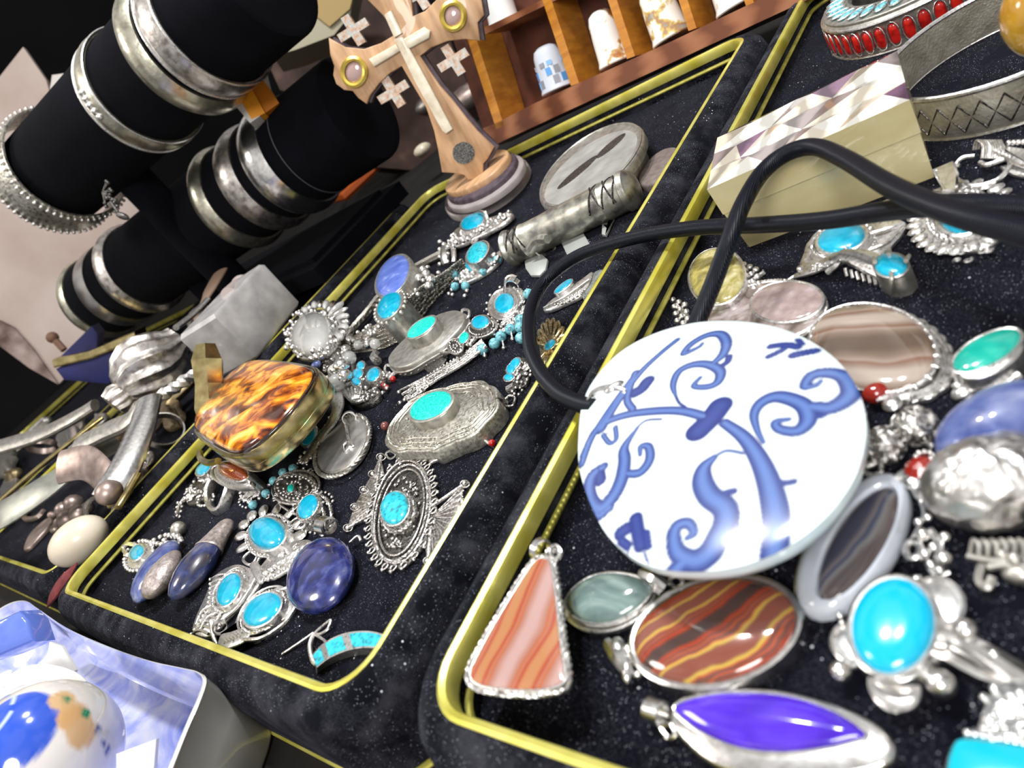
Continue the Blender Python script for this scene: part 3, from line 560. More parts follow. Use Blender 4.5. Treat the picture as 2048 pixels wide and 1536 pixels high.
# goldstone ring
t = It('goldstone_ring', 'silver ring with a speckled orange brown oval stone, tucked by the brass box', 'ring', 462, 965)
k = t.k; t.stone((468, 944, 32, 17, 18), GOLDSTONE, 42, 54, bez=4); t.base((464, 952, 40, 20, 18), 26, 38, 4); t.ring((464, 952, 40, 20, 18), 2, 3.5, 30)
a = Vector(t.u3(438, 1000, 18)); t.mb.tube(t.path([(425, 965, 22), (418, 985, 18), (420, 1010, 8), (432, 1024, 4), (446, 1018, 6), (456, 992, 16), (462, 970, 22)]), [6 * k] * 31, False, 8, flat=2., up=(0, 0, 1)); t.ball_ = 0
t.done(SIL)
t = It('flower_cluster_brooch', 'silver flower cluster brooch with a turquoise petal stone at its top', 'brooch', 400, 985)
t.stone((407, 938, 17, 10, -42), TUR, 20, 26, bez=3); t.fol([(370, 985), (395, 960), (425, 950), (425, 985), (400, 1005), (370, 1010)], 30, 10, 3, (4, 8), 2); t.base([(372, 990), (395, 962), (422, 955), (418, 985), (395, 1005), (375, 1008)], 2, 9, 2)
t.dots((405, 968, 24, 14, -30), 0, 18, 4, 14); t.ln([(372, 995, 8), (360, 1012, 6), (355, 1030, 4)], 5); t.dots(('p', (356, 1006), (352, 1030), (360, 1034), (366, 1008)), 0, 8, 3.6, 8); t.dots((412, 1000, 18, 10, -30), 0, 14, 3.6, 10); t.ln([(422, 935, 16), (432, 932, 16), (434, 942, 14)], 2.6); t.done(OX)
t = It('silver_blossom_charm', 'tiny silver blossom charm below the orange brown ring', 'charm', 500, 1000)
t.dots((500, 992, 20, 11, 20), 0, 14, 4, 8); t.petals((500, 992, 8, 5, 20), 4, 6, 9, 5, 8); t.ln([(480, 1000, 4), (500, 990, 10), (515, 985, 12)], 4); t.dots((490, 1008, 12, 7, 20), 0, 8, 3, 5); t.done(SIL)
# ---------------- round amber-topped brass box
t = It('brass_pill_box', 'brass box with a domed mottled amber and brown lid, straddling the tray edge', 'box', 520, 850, 2.6, n=(-.06, -.02, 1))
k = t.k; low = [(388, 878), (415, 905), (470, 934), (508, 944), (560, 922), (610, 880), (645, 838), (663, 800), (655, 770), (635, 750), (600, 730), (545, 722), (500, 722), (460, 745), (425, 780), (395, 830)]
ob = t.poly([(x, y) for x, y in low], 0); c = cen(ob); H = 42
up_ = [(392, 850), (400, 868), (440, 895), (475, 906), (510, 893), (560, 850), (600, 803), (625, 765), (628, 745), (612, 735), (560, 726), (508, 724), (470, 745), (430, 785), (400, 825)]
ou = ccw(t.poly(up_, 46)); ob = off(ou, 8 * k); m = MB(); m.loft([[(x, y, z * k) for x, y in off(ob, f * k)] for f, z in ((-8, 0), (-2, 3), (0, 9), (0, 19), (-1.2, 20), (-1.2, 22), (.4, 23), (.4, 40), (-1, 44), (-5, 45), (-7, 42))], True, True); t.part('box_body', m, BRA)
m = MB(); m.slab(off(ou, 3.5 * k), 40 * k, 49 * k, 2 * k); t.part('dark_rim', m, mat('dark_tortoise_rim', rough=.15, coat=1, col=(.02, .006, .003)))
m = MB(); m.dome(off(ou, -2 * k), 46 * k, 50 * k, 66 * k, n=10, p=.6)
t.part('amber_lid', m, mat('mottled_amber', rough=.2, coat=.35, tex='NOISE', scale=.95, stretch=(.6, 1.3, .8), rot=(0, 0, 60), dist=.9, detail=5, ramp=[(.36, (.05, .008, .002)), (.43, (.3, .06, .006)), (.5, (.68, .22, .012)), (.58, (.88, .42, .03)), (.68, (.95, .66, .16))]))
t.ln([(400, 905, 14), (402, 918, 12), (418, 926, 10), (436, 922, 12)], 7); t.done(BRA, 'catch')
# ---------------- green turquoise scalloped locket
t = It('scalloped_locket', 'large oval silver box pendant with engraved scalloped face and a green turquoise oval', 'pendant', 885, 845)
k = t.k; P_ = [(770, 868), (775, 895), (800, 905), (835, 902), (865, 905), (885, 895), (925, 880), (960, 858), (992, 822), (998, 795), (985, 770), (955, 760), (920, 765), (880, 775), (845, 785), (810, 810), (785, 840)]
q = ccw(t.poly(P_, 34)); t.mb.slab(scal(q, 12, 5 * k, -3 * k), 2 * k, 34 * k, 3 * k); 
for d in (8, 14, 22, 34): t.mb.tube(at3(off(scal(q, 12, 4 * k, -2 * k), -d * k), 35 * k), 1.9 * k, True, 5)
t.mb.rope(at3(off(q, -11 * k), 35 * k), 2.4 * k)
g = random.Random(8)
for i in range(46):
    a = q[int(g.random() * len(q))]; f = .55 + .25 * g.random(); x, y = c2 = (cen(q)[0] + (a[0] - cen(q)[0]) * f, cen(q)[1] + (a[1] - cen(q)[1]) * f)
    t.mb.tube([(x + 4.5 * k * (1 - j / 12) * math.cos(j * .6 + i), y + 4.5 * k * (1 - j / 12) * math.sin(j * .6 + i), 35 * k) for j in range(10)], 1.3 * k, False, 4)
t.done(mat('engraved_pewter_silver', rough=.36, metal=.85, tex='NOISE', scale=10, detail=6, ramp=[(.35, (.3, .29, .24)), (.6, (.62, .6, .54))], bump=.3, bscale=18))
t.stone((862, 812, 46, 24, -27), TURG, 54, 60, bez=5, bh=56); t.base((862, 813, 47, 26, -27), 34, 54, 2); t.done(PEW, 'stone_collar')
t.ln([(940, 868, 14), (950, 862, 18), (956, 872, 12), (948, 880, 8)], 2.6, closed=True); t.ln([(780, 902, 12), (772, 908, 6), (780, 918, 4), (792, 910, 10)], 2.4, closed=True); t.ln([(820, 905, 10), (812, 918, 6), (825, 922, 6), (832, 908, 12)], 2.4, closed=True); t.done(SIL, 'ring_loop')
for P2, bx in (([(880, 905, 6), (862, 925, 8), (868, 905, 8)], None), ([(952, 880, 10), (965, 878, 10), (980, 888, 8)], (984, 886)), ([(862, 926, 7), (880, 918, 8), (896, 908, 8)], (892, 910)), ([(795, 915, 8), (800, 925, 8), (802, 930, 6)], None)): 
    t.ln(P2, 3.4)
    if bx: t.beads([bx], 6.5, 8, REDS, 'red_bead')
t.beads([(770, 852)], 10, 12, mat('brown_glass', col=(.2, .06, .05), rough=.2, coat=1), 'brown_bead'); t.done(SIL, 'dangle')
# ---------------- smaller locket behind
t = It('oval_box_pendant', 'plain oval silver box pendant with raised green turquoise, seen edge on behind the scalloped one', 'pendant', 855, 690)
k = t.k; q = ccw(t.poly([(778, 718), (786, 736), (815, 735), (850, 715), (890, 690), (925, 655), (932, 635), (915, 622), (880, 630), (840, 655), (800, 690)], 22)); t.mb.slab(q, 3 * k, 26 * k, 4 * k); t.mb.tube(at3(off(q, 1.5 * k), 14 * k), 2.5 * k, True, 6)
for i in range(30): a = rs(q, 30)[i]; t.mb.ball((a[0], a[1], 8 * k), 3 * k, nu=6, nv=4)
t.done(PEW); t.stone((843, 655, 34, 13, -35), TURG, 48, 51, bez=3, bh=50); t.base((843, 656, 35, 14, -35), 25, 48, 2); t.done(PEW, 'stone_collar')
t.ln([(925, 620, 20), (938, 622, 20), (936, 636, 18), (925, 634, 18)], 3, closed=True); t.ln([(905, 640, 18), (918, 640, 14), (916, 652, 12), (906, 650, 12)], 3, closed=True); t.ln([(775, 730, 14), (770, 742, 10), (785, 752, 8), (790, 740, 10)], 3, closed=True); t.done(SIL, 'ring_loop')
t.ln([(790, 745, 10), (782, 755, 8), (778, 762, 8)], 4.5); t.ln([(782, 745, 8), (772, 757, 6), (768, 768, 5)], 4.5); t.done(SIL, 'dangle'); t.beads([(786, 758), (766, 770), (774, 776)], 6, 8, REDS, 'red_bead')
# ---------------- turquoise flower cluster
t = It('turquoise_blossom_ring', 'silver ring crowned with four small turquoise petals, near red beads', 'ring', 740, 755)
for a in ((722, 732, 9, 7, -60), (716, 748, 11, 9, -50), (713, 764, 9, 8, 0), (747, 750, 16, 11, -52)): t.stone(a, TUR, 24, 30, bez=2.5)
t.base((735, 752, 30, 18, -35), 10, 22, 3); t.dots((740, 766, 34, 14, -35), 0, 24, 3.2, 20); t.rp((742, 768, 30, 12, -35), 0, 4, 12); t.dots((728, 768, 14, 8, 0), 0, 7, 5, 20); t.ln([(755, 722, 24), (748, 715, 26), (752, 708, 22)], 9); t.done(OX)
t = It('silver_bow_brooch', 'ribbed silver bow brooch sprinkled with bright specks beside the amber topped box', 'brooch', 720, 790)
for i in range(6): t.ln([(690 + i * 7, 782 - i * 3, 20), (698 + i * 4, 796, 18), (706, 806, 12)], 4)
for i in range(26): a = i * .5; t.bl(722 + (6 + i * .7) * math.cos(a), 792 + (4 + i * .4) * math.sin(a), 4, 16)
t.base([(685, 780), (730, 765), (760, 780), (750, 800), (715, 812)], 2, 12, 3); t.dots((760, 778, 14, 9, 0), 0, 8, 5, 10); t.ln([(685, 782, 20), (706, 804, 20), (728, 800, 16)], 4); t.done(OX)
# ---------------- hair pins / stick pins
t = It('bundle_of_stickpins', 'bundle of thin silver sticks with knotted ends between the two box pendants', 'pin bundle', 880, 760)
for i in range(5): t.ln([(800 + i * 5, 782 + i * 7, 8 + i % 2 * 3), (850 + i * 3, 756 + i * 3, 12), (920 + i * 2, 716 + i * 3, 14), (965 + i * 2, 680 + i * 3, 18)], 3.6)
for i in range(40): f = i / 40; t.bl(830 + 130 * f + (i % 2) * 5, 768 - 82 * f + (i % 2) * 4, 3.2, 17)
t.fol([(800, 790), (830, 765), (860, 760), (850, 780), (815, 800)], 24, 14, 6, (5, 9), 1.8)
for x, y in ((798, 785), (800, 806), (810, 800), (850, 762)): t.bl(x, y, 5, 12)
t.done(OX)
t = It('marcasite_disc_pin', 'silver pin with a round dotted disc head next to a little turquoise', 'pin', 912, 692)
e = (911, 693, 15, 15, 0); t.base(e, 16, 24, 2); t.ring(e, 0, 2.4, 25); t.dots(e, -5, 14, 2.8, 26); t.dots((911, 693, 4, 4, 0), 0, 5, 2.6, 26); t.ln([(880, 705, 16), (896, 706, 20), (905, 700, 22)], 3.5); t.stone((928, 676, 13, 8, -55), TURG, 26, 30, bez=2); t.dots((938, 685, 8, 6, 0), 0, 7, 3.4, 22); t.ln([(940, 690, 18), (948, 680, 20), (955, 672, 18)], 4); t.base([(868, 748), (850, 740), (845, 725), (870, 715), (895, 712), (880, 735)], 3, 8, 2); t.done(OX)
t = It('oval_dotted_ring', 'silver ring with small turquoise oval framed by a band of tiny dots', 'ring', 962, 665)
e = (961, 645, 18, 13, -15); t.stone(e, TUR, 26, 32, bez=3); t.base((963, 656, 31, 17, -15), 12, 20, 2); t.dots((963, 654, 25, 15, -15), 0, 26, 2.6, 22); t.ring((963, 656, 31, 18, -15), 0, 2.6, 21); t.dots((985, 660, 18, 10, -15), 0, 10, 4, 14); t.ln([(970, 668, 14), (960, 690, 6), (975, 700, 4)], 5); t.done(OX)
t = It('beaded_drop_earring', 'silver earring with turquoise oval, fringe of round turquoise beads and a broad hook', 'earring', 1015, 640)
e = (1009, 607, 22, 18, -50); t.stone(e, TUR, 16, 22, bez=4); t.base((1008, 608, 34, 27, -50), 2, 14, 4); t.ring((1008, 608, 34, 27, -50), 0, 3, 15); t.fol([(1020, 625), (1050, 600), (1060, 630), (1040, 660), (1005, 665), (1000, 640)], 34, 12, 5, (5, 9), 1.8); t.base([(1010, 640), (1045, 608), (1058, 630), (1040, 655), (1010, 662)], 2, 9, 2); t.dots((1008, 608, 38, 32, -50), 0, 14, 4, 12); t.base([(1025, 580), (1042, 575), (1048, 595), (1035, 605)], 4, 12, 3); t.done(SIL)
t.bail(1026, 570, 14, 14, 16, -.6, 1); t.ln([(1010, 590, 14), (1012, 560, 22), (1022, 552, 24), (1034, 556, 20)], 4); t.done(SILB, 'hook')
t.beads([(1057, 588), (1041, 640), (1041, 655), (1021, 659), (1002, 673), (989, 687), (965, 699), (1042, 676)], 11, 14, TURP)
for x, y in ((1025, 678), (1008, 696), (970, 712)): t.bl(x, y, 4.5, 8); t.ln([(x, y, 8), (x - 3, y - 14, 14)], 2)
t.done(OX, 'bead_pins')
# ---------------- blossoms at the cord
t = It('turquoise_floret_brooch', 'little silver floret brooch with two turquoise ovals inside the cord loop', 'brooch', 1030, 755)
for a in ((1030, 728, 14, 8, -50), (1022, 738, 11, 8, -60), (1018, 755, 10, 7, -15)): t.stone(a, TUR, 16, 21, bez=2.5)
t.dots((1040, 745, 22, 20, 0), 0, 16, 4, 12); t.petals((1042, 742, 6, 5, 0), 8, 7, 10, 5, 12); t.base([(1010, 745), (1025, 722), (1050, 715), (1058, 745), (1050, 770), (1020, 775)], 2, 8, 2); t.box_ = 0; t.mb.box(Matrix.Translation(t.u3(1022, 778, 12)) @ Matrix.Rotation(.6, 4, 'Z'), (16 * t.k, 14 * t.k, 14 * t.k)); t.dots((1035, 782, 10, 7, 0), 0, 6, 3.5, 10); t.done(OX)
t = It('gilded_flower_brooch', 'antique gilt flower brooch with small turquoise centre against the tray edge', 'brooch', 1100, 690)
for i in range(9):
    a = -2.9 + i * .36; t.ln([(1103, 692, 16), (1103 + 26 * math.cos(a - .12), 692 + 40 * math.sin(a - .12), 20), (1103 + 30 * math.cos(a), 692 + 54 * math.sin(a), 18), (1103 + 26 * math.cos(a + .16), 692 + 40 * math.sin(a + .16), 20)], 3.4, closed=True)
    c_ = t.u3(1103 + 20 * math.cos(a), 692 + 34 * math.sin(a), 12); o_ = t.u3(1103, 692, 12); t.mb.ball(c_, t.k, (24, 8, 5), math.atan2(c_[1] - o_[1], c_[0] - o_[0]))
for i in range(5): a = .4 + i * .55; c_ = t.u3(1098 + 16 * math.cos(a), 700 + 26 * math.sin(a), 10); o_ = t.u3(1098, 700, 10); t.mb.ball(c_, t.k, (20, 8, 5), math.atan2(c_[1] - o_[1], c_[0] - o_[0]))
t.base((1100, 690, 22, 30, 10), 1, 9, 2); t.done(GLD); t.stone((1100, 690, 14, 7, -45), TUR, 20, 24, bez=3); t.done(GLD, 'stone_collar')
t = It('twisted_bail_ring', 'loose oxidised silver bail loop lying at the right end of the scalloped pendant', 'bail', 1000, 815)
t.bail(995, 815, 19, 12, 18, .8, .5, 3); t.rp((995, 812, 22, 12, -30), 0, 3, 8); t.ln([(1008, 805, 14), (1018, 792, 12), (1030, 795, 8), (1026, 810, 8), (1014, 812, 10)], 2.6, closed=True); t.done(OX, 'loop')
t = It('leaf_earring', 'silver leaf shaped earring with a sliver of turquoise behind the cord loop', 'earring', 1135, 590)
t.base([(1085, 618), (1100, 600), (1130, 580), (1165, 555), (1185, 542), (1180, 565), (1160, 590), (1130, 605), (1100, 618)], 3, 12, 4); t.ln([(1088, 616, 14), (1130, 594, 17), (1178, 560, 14)], 2.8); t.dots(('p', (1095, 612), (1130, 600), (1165, 580), (1165, 586), (1130, 606)), 0, 20, 3, 13); t.stone((1127, 573, 22, 6, -38), TUR, 18, 22, bez=2); t.done(SIL)
t = It('clear_glass_disc', 'clear pale glass disc leaning at the tray edge next to the leaf earring', 'glass disc', 1190, 575)
GLS = mat('clear_glass', col=(.85, .92, .93), rough=.08, trans=.85, coat=.3); FRO = mat('frosted_glass', col=(.72, .7, .7), rough=.35, trans=.35, coat=.4, tex='NOISE', scale=1., ramp=[(.3, (.45, .44, .44)), (.7, (.74, .72, .71))])
t.base((1190, 572, 38, 20, -60), 0, 9, 3); t.done(GLS, 'disc')
# ---------------- bracelet with mesh band
t = It('mesh_bracelet', 'broad woven silver bracelet carrying a big pale blue oval and a turquoise oval', 'bracelet', 800, 620)
k = t.k
top = [(672, 690, 14), (720, 668, 30), (770, 640, 44), (815, 600, 48), (850, 570, 42), (890, 545, 30), (925, 520, 16)]; bo = [(700, 705, 0), (745, 700, 2), (790, 685, 4), (835, 645, 4), (865, 605, 3), (900, 570, 2), (935, 535, 0)]
A_, B_ = t.path(top, 0, 8), t.path(bo, 0, 8); m = MB()
m.loft([[tuple(Vector(a).lerp(Vector(b), f) + Vector((0, 0, math.sin(PI * f) * 8 * k))) for f in [j / 8 for j in range(9)]] + [tuple(Vector(a).lerp(Vector(b), f) + Vector((-.05, .05, math.sin(PI * f) * 4 * k - 3 * k))) for f in [1 - j / 8 for j in range(9)]] for a, b in zip(A_, B_)]); t.part('woven_band', m, MES)
for i in range(0, 9): f = i / 8; P0 = [tuple(Vector(a).lerp(Vector(b), f) + Vector((0, 0, math.sin(PI * f) * 8 * k + .01))) for a, b in zip(A_, B_)]; t.mb.rope(P0, 2.6 * k, False, 14 * k)
t.done(MES, 'band_wires')
t.ln([(690, 690, 8), (705, 660, 14), (735, 625, 16), (762, 590, 16), (790, 560, 14), (850, 525, 12), (900, 500, 8)], 9); t.done(MES, 'inner_band')
for i in range(16): f = i / 15; x, y = 695 + 175 * f, 690 - 150 * f; t.bl(x + 8 * math.sin(i * 3), y + 6 * math.cos(i * 5), 4.5, 34 + 14 * math.sin(PI * f))
g = random.Random(4)
for i in range(46): f = g.random(); t.bl(735 + 135 * f + g.uniform(-9, 9), 672 - 135 * f + g.uniform(-12, 12), g.uniform(3.4, 5.2), 50 * math.sin(PI * (.15 + f * .7)) + g.uniform(0, 8))
for x, y in ((852, 548), (862, 560), (846, 540), (838, 556), (858, 572)): t.bl(x, y, 9, 44)
t.done(SIL, 'granulation')
t.stone((786, 552, 46, 27, -58), mat('pale_blue_stone', rough=.3, coat=.8, tex='NOISE', scale=1.6, detail=5, dist=.5, ramp=[(.3, (.08, .13, .5)), (.6, (.16, .24, .68)), (.75, (.4, .48, .78))]), 66, 74, bez=4, bh=68); t.base((786, 552, 47, 29, -58), 30, 66, 4); t.ring((790, 556, 46, 29, -58), 2, 3, 58); t.stone((780, 612, 32, 19, -52), TUR, 62, 72, bez=4, bh=65); t.dots((781, 614, 38, 24, -52), 0, 20, 4.4, 60); t.base((780, 612, 34, 21, -52), 20, 61, 3); t.done(PEW, 'stone_collar')
# ---------------- turquoise brooches at the back
t = It('spray_brooch', 'beaded silver spray brooch with oval turquoise in front of the cross base', 'brooch', 945, 462)
t.stone((945, 445, 24, 14, -25), TUR, 26, 34, bez=3); g = random.Random(11)
for i in range(64): f = g.random(); t.bl(898 + 122 * f + g.uniform(-4, 4), 484 - 58 * f + g.uniform(-12 + 8 * f, 12 - 8 * f), g.uniform(3.4, 5), 18 + g.uniform(-4, 8))
t.base([(895, 485), (915, 455), (960, 440), (1010, 425), (1025, 428), (1000, 450), (950, 475), (910, 492)], 8, 16, 3); t.ln([(1000, 440, 14), (1020, 425, 16)], 5); t.ln([(970, 424, 34), (975, 438, 24)], 4); t.ln([(950, 428, 30), (962, 424, 34), (972, 430, 30)], 4)
for i in range(10): t.bl(880 + 8 * (i % 3), 484 + 5 * i, 5.2, 22 - 2 * i)
t.ln([(888, 495, 18), (890, 515, 12), (892, 530, 4)], [6, 10, 6]); t.ln([(906, 490, 16), (908, 512, 10), (908, 525, 4)], 5); t.ln([(940, 478, 14), (948, 488, 12), (955, 478, 14)], 3); t.done(SIL)
t = It('beaded_turquoise_pendant', 'silver pendant with two overlapping turquoise ovals and dangling blue beads', 'pendant', 955, 525)
t.stone((955, 506, 26, 16, -48), TURS, 30, 38, bez=4); t.base((955, 507, 28, 18, -48), 8, 28, 2); m = MB(); m.dome(ccw(t.ell(943, 524, 16, 9, -55, 18)), 8 * t.k, 18 * t.k, 24 * t.k); t.part('lower_stone', m, TUR)
g = random.Random(12)
for i in range(60): f = g.random(); t.bl(918 + 78 * f + g.uniform(-6, 6), 556 - 42 * f + g.uniform(-10, 10), g.uniform(3, 5), 12 + g.uniform(-4, 4))
t.base([(915, 550), (940, 535), (985, 510), (1000, 500), (998, 520), (960, 550), (925, 565)], 2, 10, 3); t.ln([(950, 478, 14), (950, 492, 20), (946, 500, 22)], 3); 
for x, y in ((898, 588), (904, 580), (934, 582), (930, 592), (905, 590)): t.bl(x, y, 4.5, 5)
t.done(SIL); t.beads([(909, 549), (910, 573), (931, 572), (967, 543), (995, 520)], 8.5, 10, TURP)
# ================================================================ right tray
TIG = mat('banded_red_tiger_iron', rough=.1, coat=1, tex='WAVE', scale=.3, dist=4, detail=4, rot=(0, 0, 38), ramp=[(.08, (.06, .035, .03)), (.25, (.34, .045, .015)), (.42, (.11, .05, .04)), (.5, (.42, .07, .02)), (.6, (.07, .05, .045)), (.7, (.34, .06, .03)), (.8, (.5, .36, .06)), (.9, (.2, .06, .04))])
t = It('tiger_iron_pendant', 'big glossy oval pendant banded in red, brown and gold, below the porcelain disc', 'pendant', 1430, 1280)
e = (1432, 1265, 168, 103, -14); k = t.k
t.stone(e, TIG, 34, 62, bez=9, hw=38, bh=42, p=.9); t.base((1430, 1272, 160, 100, -14), 0, 36, 6); t.done(SILB)
t.mb.ball(t.u3(1238, 1298, 24), k, (30, 20, 18), math.radians(-50)); t.mb.ball(t.u3(1256, 1338, 22), k, (34, 16, 16), math.radians(-70)); t.ln([(1215, 1285, 22), (1240, 1320, 26), (1265, 1355, 20)], [12, 20, 12]); t.bl(1258, 1300, 14, 24); t.bl(1276, 1350, 10, 20); t.done(SILB, 'bail')
t = It('purple_marquise_pendant', 'long pointed oval pendant with vivid purple blue stone in plain silver', 'pendant', 1560, 1480)
k = t.k; PUR = mat('purple_blue_stone', rough=.12, coat=1, tex='NOISE', scale=.8, detail=5, dist=.6, ramp=[(.35, (.05, .012, .42)), (.6, (.09, .03, .62)), (.72, (.14, .09, .72))])
t.stone([(1350, 1418), (1372, 1402), (1425, 1390), (1490, 1386), (1560, 1390), (1625, 1405), (1690, 1435), (1735, 1472), (1700, 1488), (1640, 1500), (1560, 1507), (1480, 1498), (1410, 1470), (1365, 1438)], PUR, 30, 54, bez=5, hw=33)
t.base([(1335, 1425), (1350, 1400), (1420, 1380), (1520, 1376), (1640, 1395), (1730, 1430), (1780, 1470), (1790, 1505), (1765, 1535), (1700, 1550), (1600, 1560), (1500, 1555), (1420, 1530), (1365, 1485), (1340, 1450)], 0, 32, 12); t.done(SILB)
t.bail(1312, 1424, 22, 40, 26, 1, .35, 7); t.ln([(1322, 1455, 18), (1338, 1475, 14), (1352, 1470, 18), (1342, 1450, 22)], 6, closed=True); t.bl(1334, 1476, 8, 12); t.done(SILB, 'bail')
AGP = mat('pink_banded_agate', rough=.12, coat=1, tex='WAVE', scale=.3, dist=2.5, detail=3, rot=(0, 0, -6), ramp=[(.05, (.42, .27, .25)), (.25, (.38, .19, .15)), (.4, (.32, .16, .12)), (.55, (.4, .1, .04)), (.68, (.36, .15, .09)), (.82, (.34, .05, .025)), (.95, (.4, .18, .08))])
t = It('pink_agate_pendant', 'triangular pink and orange banded stone pendant with rope edged silver setting', 'pendant', 1060, 1290, FL + .8, n=(.1, .02, 1))
q = [(1090, 1120), (1102, 1130), (1112, 1200), (1122, 1290), (1130, 1345), (1122, 1370), (1070, 1381), (1000, 1378), (955, 1368), (942, 1350), (950, 1325), (985, 1260), (1030, 1185), (1062, 1135), (1078, 1121)]
t.stone(q, AGP, 22, 30, bez=3.5, hw=27, bh=26); t.rp(q, 9, 6, 13); t.rp(q, 9, 6, 7); t.base(q, 0, 18, 2); t.done(SIL)
t.bail(1082, 1100, 22, 16, 22, .9, .5, 5); t.ln([(1100, 1098, 22), (1112, 1092, 26), (1122, 1104, 24), (1114, 1118, 20), (1102, 1112, 20)], 6, closed=True); t.ln([(1106, 1104, 22), (1112, 1100, 24), (1116, 1106, 24)], 5); t.done(SILB, 'bail')
t = It('labradorite_pendant', 'pointed oval grey green stone pendant between the triangular and the tiger banded ones', 'pendant', 1220, 1215)
LAB = mat('grey_green_labradorite', rough=.1, coat=1, tex='NOISE', scale=1.1, detail=5, dist=1.2, stretch=(.6, 1.4, 1), rot=(0, 0, 60), ramp=[(.3, (.07, .11, .11)), (.5, (.16, .23, .22)), (.62, (.26, .35, .33)), (.74, (.5, .55, .4))])
t.stone([(1133, 1212), (1150, 1180), (1185, 1157), (1225, 1149), (1270, 1155), (1304, 1172), (1300, 1195), (1275, 1222), (1235, 1245), (1190, 1250), (1155, 1238)], LAB, 22, 48, bez=4, hw=26); q = [(1135, 1220), (1155, 1185), (1220, 1160), (1290, 1170), (1306, 1188), (1280, 1230), (1235, 1255), (1185, 1260), (1150, 1245)]; t.ring(q, 3, 4, 16); t.base(q, 0, 14, 2); t.ring(q, 4, 3.5, 7); t.done(SIL)
t.ln([(1285, 1148, 24), (1310, 1158, 28), (1335, 1175, 22)], [13, 15, 10]); t.ln([(1340, 1160, 20), (1358, 1152, 26), (1366, 1168, 22), (1352, 1176, 18)], 4.5, closed=True); t.ln([(1296, 1195, 18), (1310, 1180, 22), (1322, 1188, 18)], 6); t.done(SILB, 'bail')
# turquoise ring
t = It('turquoise_cocktail_ring', 'large silver ring with bright turquoise cabochon, rounded petals and ball ends', 'ring', 1795, 1300)
k = t.k; t.stone((1788, 1255, 98, 84, -72), mat('bright_turquoise', rough=.18, coat=1, col=(0, .42, .66)), 80, 112, bez=8, hw=86, bh=90, p=.8)
t.base((1795, 1275, 92, 80, -72), 26, 78, 4)
for x, y, r in ((1880, 1205, 48), (1790, 1375, 48), (1705, 1290, 40)):
    q = t.ell(x, y, r * 1.1, r * .9, 40, 40); t.mb.slab(q, 34 * k, 42 * k, 3 * k); t.mb.tube(at3(ccw(q), 42 * k), 5.5 * k, True, 8)
for x, y, r in ((1682, 1342, 22), (1882, 1368, 27), (1932, 1262, 24), (1680, 1232, 9), (1684, 1246, 7), (1835, 1160, 11)): t.bl(x, y, r, 46)
t.ln([(1695, 1335, 40), (1740, 1320, 40)], 8); t.ln([(1880, 1360, 40), (1840, 1330, 40)], 8); t.ln([(1925, 1262, 40), (1870, 1270, 40)], 8)
t.done(SILB)
t.ln([(1890, 1270, 40), (1960, 1300, 34), (2040, 1350, 20), (2110, 1400, 14)], [14, 18, 22, 24]); t.ln([(1880, 1305, 30), (1950, 1345, 18), (2030, 1375, 12), (2100, 1410, 14)], [12, 11, 12]); t.ln([(1905, 1290, 26), (1960, 1322, 18), (2000, 1345, 14)], 12); t.bl(1988, 1310, 11, 40); t.done(SILB, 'shank')
# grey agate
t = It('grey_agate_ring', 'large pointed oval dark grey agate in a pale smooth surround, edge against the porcelain disc', 'ring', 1700, 1110, FL, n=(.0, .0, 1))
k = t.k; e = (1706, 1092, 166, 84, -56); e2 = (1716, 1088, 132, 50, -58)
PAL = mat('pale_translucent_agate', rough=.14, coat=1, tex='NOISE', scale=.8, detail=4, ramp=[(.3, (.36, .38, .42)), (.65, (.62, .66, .74))]); GAG = mat('dark_banded_agate', rough=.08, coat=1, tex='WAVE', scale=.32, dist=3, detail=3, rot=(0, 0, 18), ramp=[(.1, (.05, .05, .08)), (.35, (.17, .15, .15)), (.5, (.04, .05, .11)), (.7, (.2, .19, .19)), (.9, (.09, .07, .07))])
q = ccw(t.ell(*e, 30)); q2 = ccw(t.ell(*e2, 46)); q = rs(q, 40); q2 = rs(q2, 40)
j = min(range(40), key=lambda i: (q2[i][0] - q[0][0]) ** 2 + (q2[i][1] - q[0][1]) ** 2); q2 = q2[j:] + q2[:j]
lp = lambda a, b, f, z: [(x + (X - x) * f, y + (Y - y) * f, z * k) for (x, y), (X, Y) in zip(a, b)]
m = MB(); m.loft([lp(sc(q, .9), q2, 0, 6), lp(q, q2, 0, 18), lp(q, q2, 0, 28), lp(q, q2, .15, 42), lp(q, q2, .5, 52), lp(q, q2, .9, 54), lp(q, q2, 1, 50), lp(q, q2, 1.05, 40)], True, False); t.part('surround', m, PAL)
m = MB(); m.dome(q2, 40 * k, 44 * k, 60 * k, p=.8); t.part('stone', m, GAG)
t.ring(e, -4, 5, 12); t.base((1706, 1096, 150, 72, -56), 0, 8, 2); t.done(SILB)
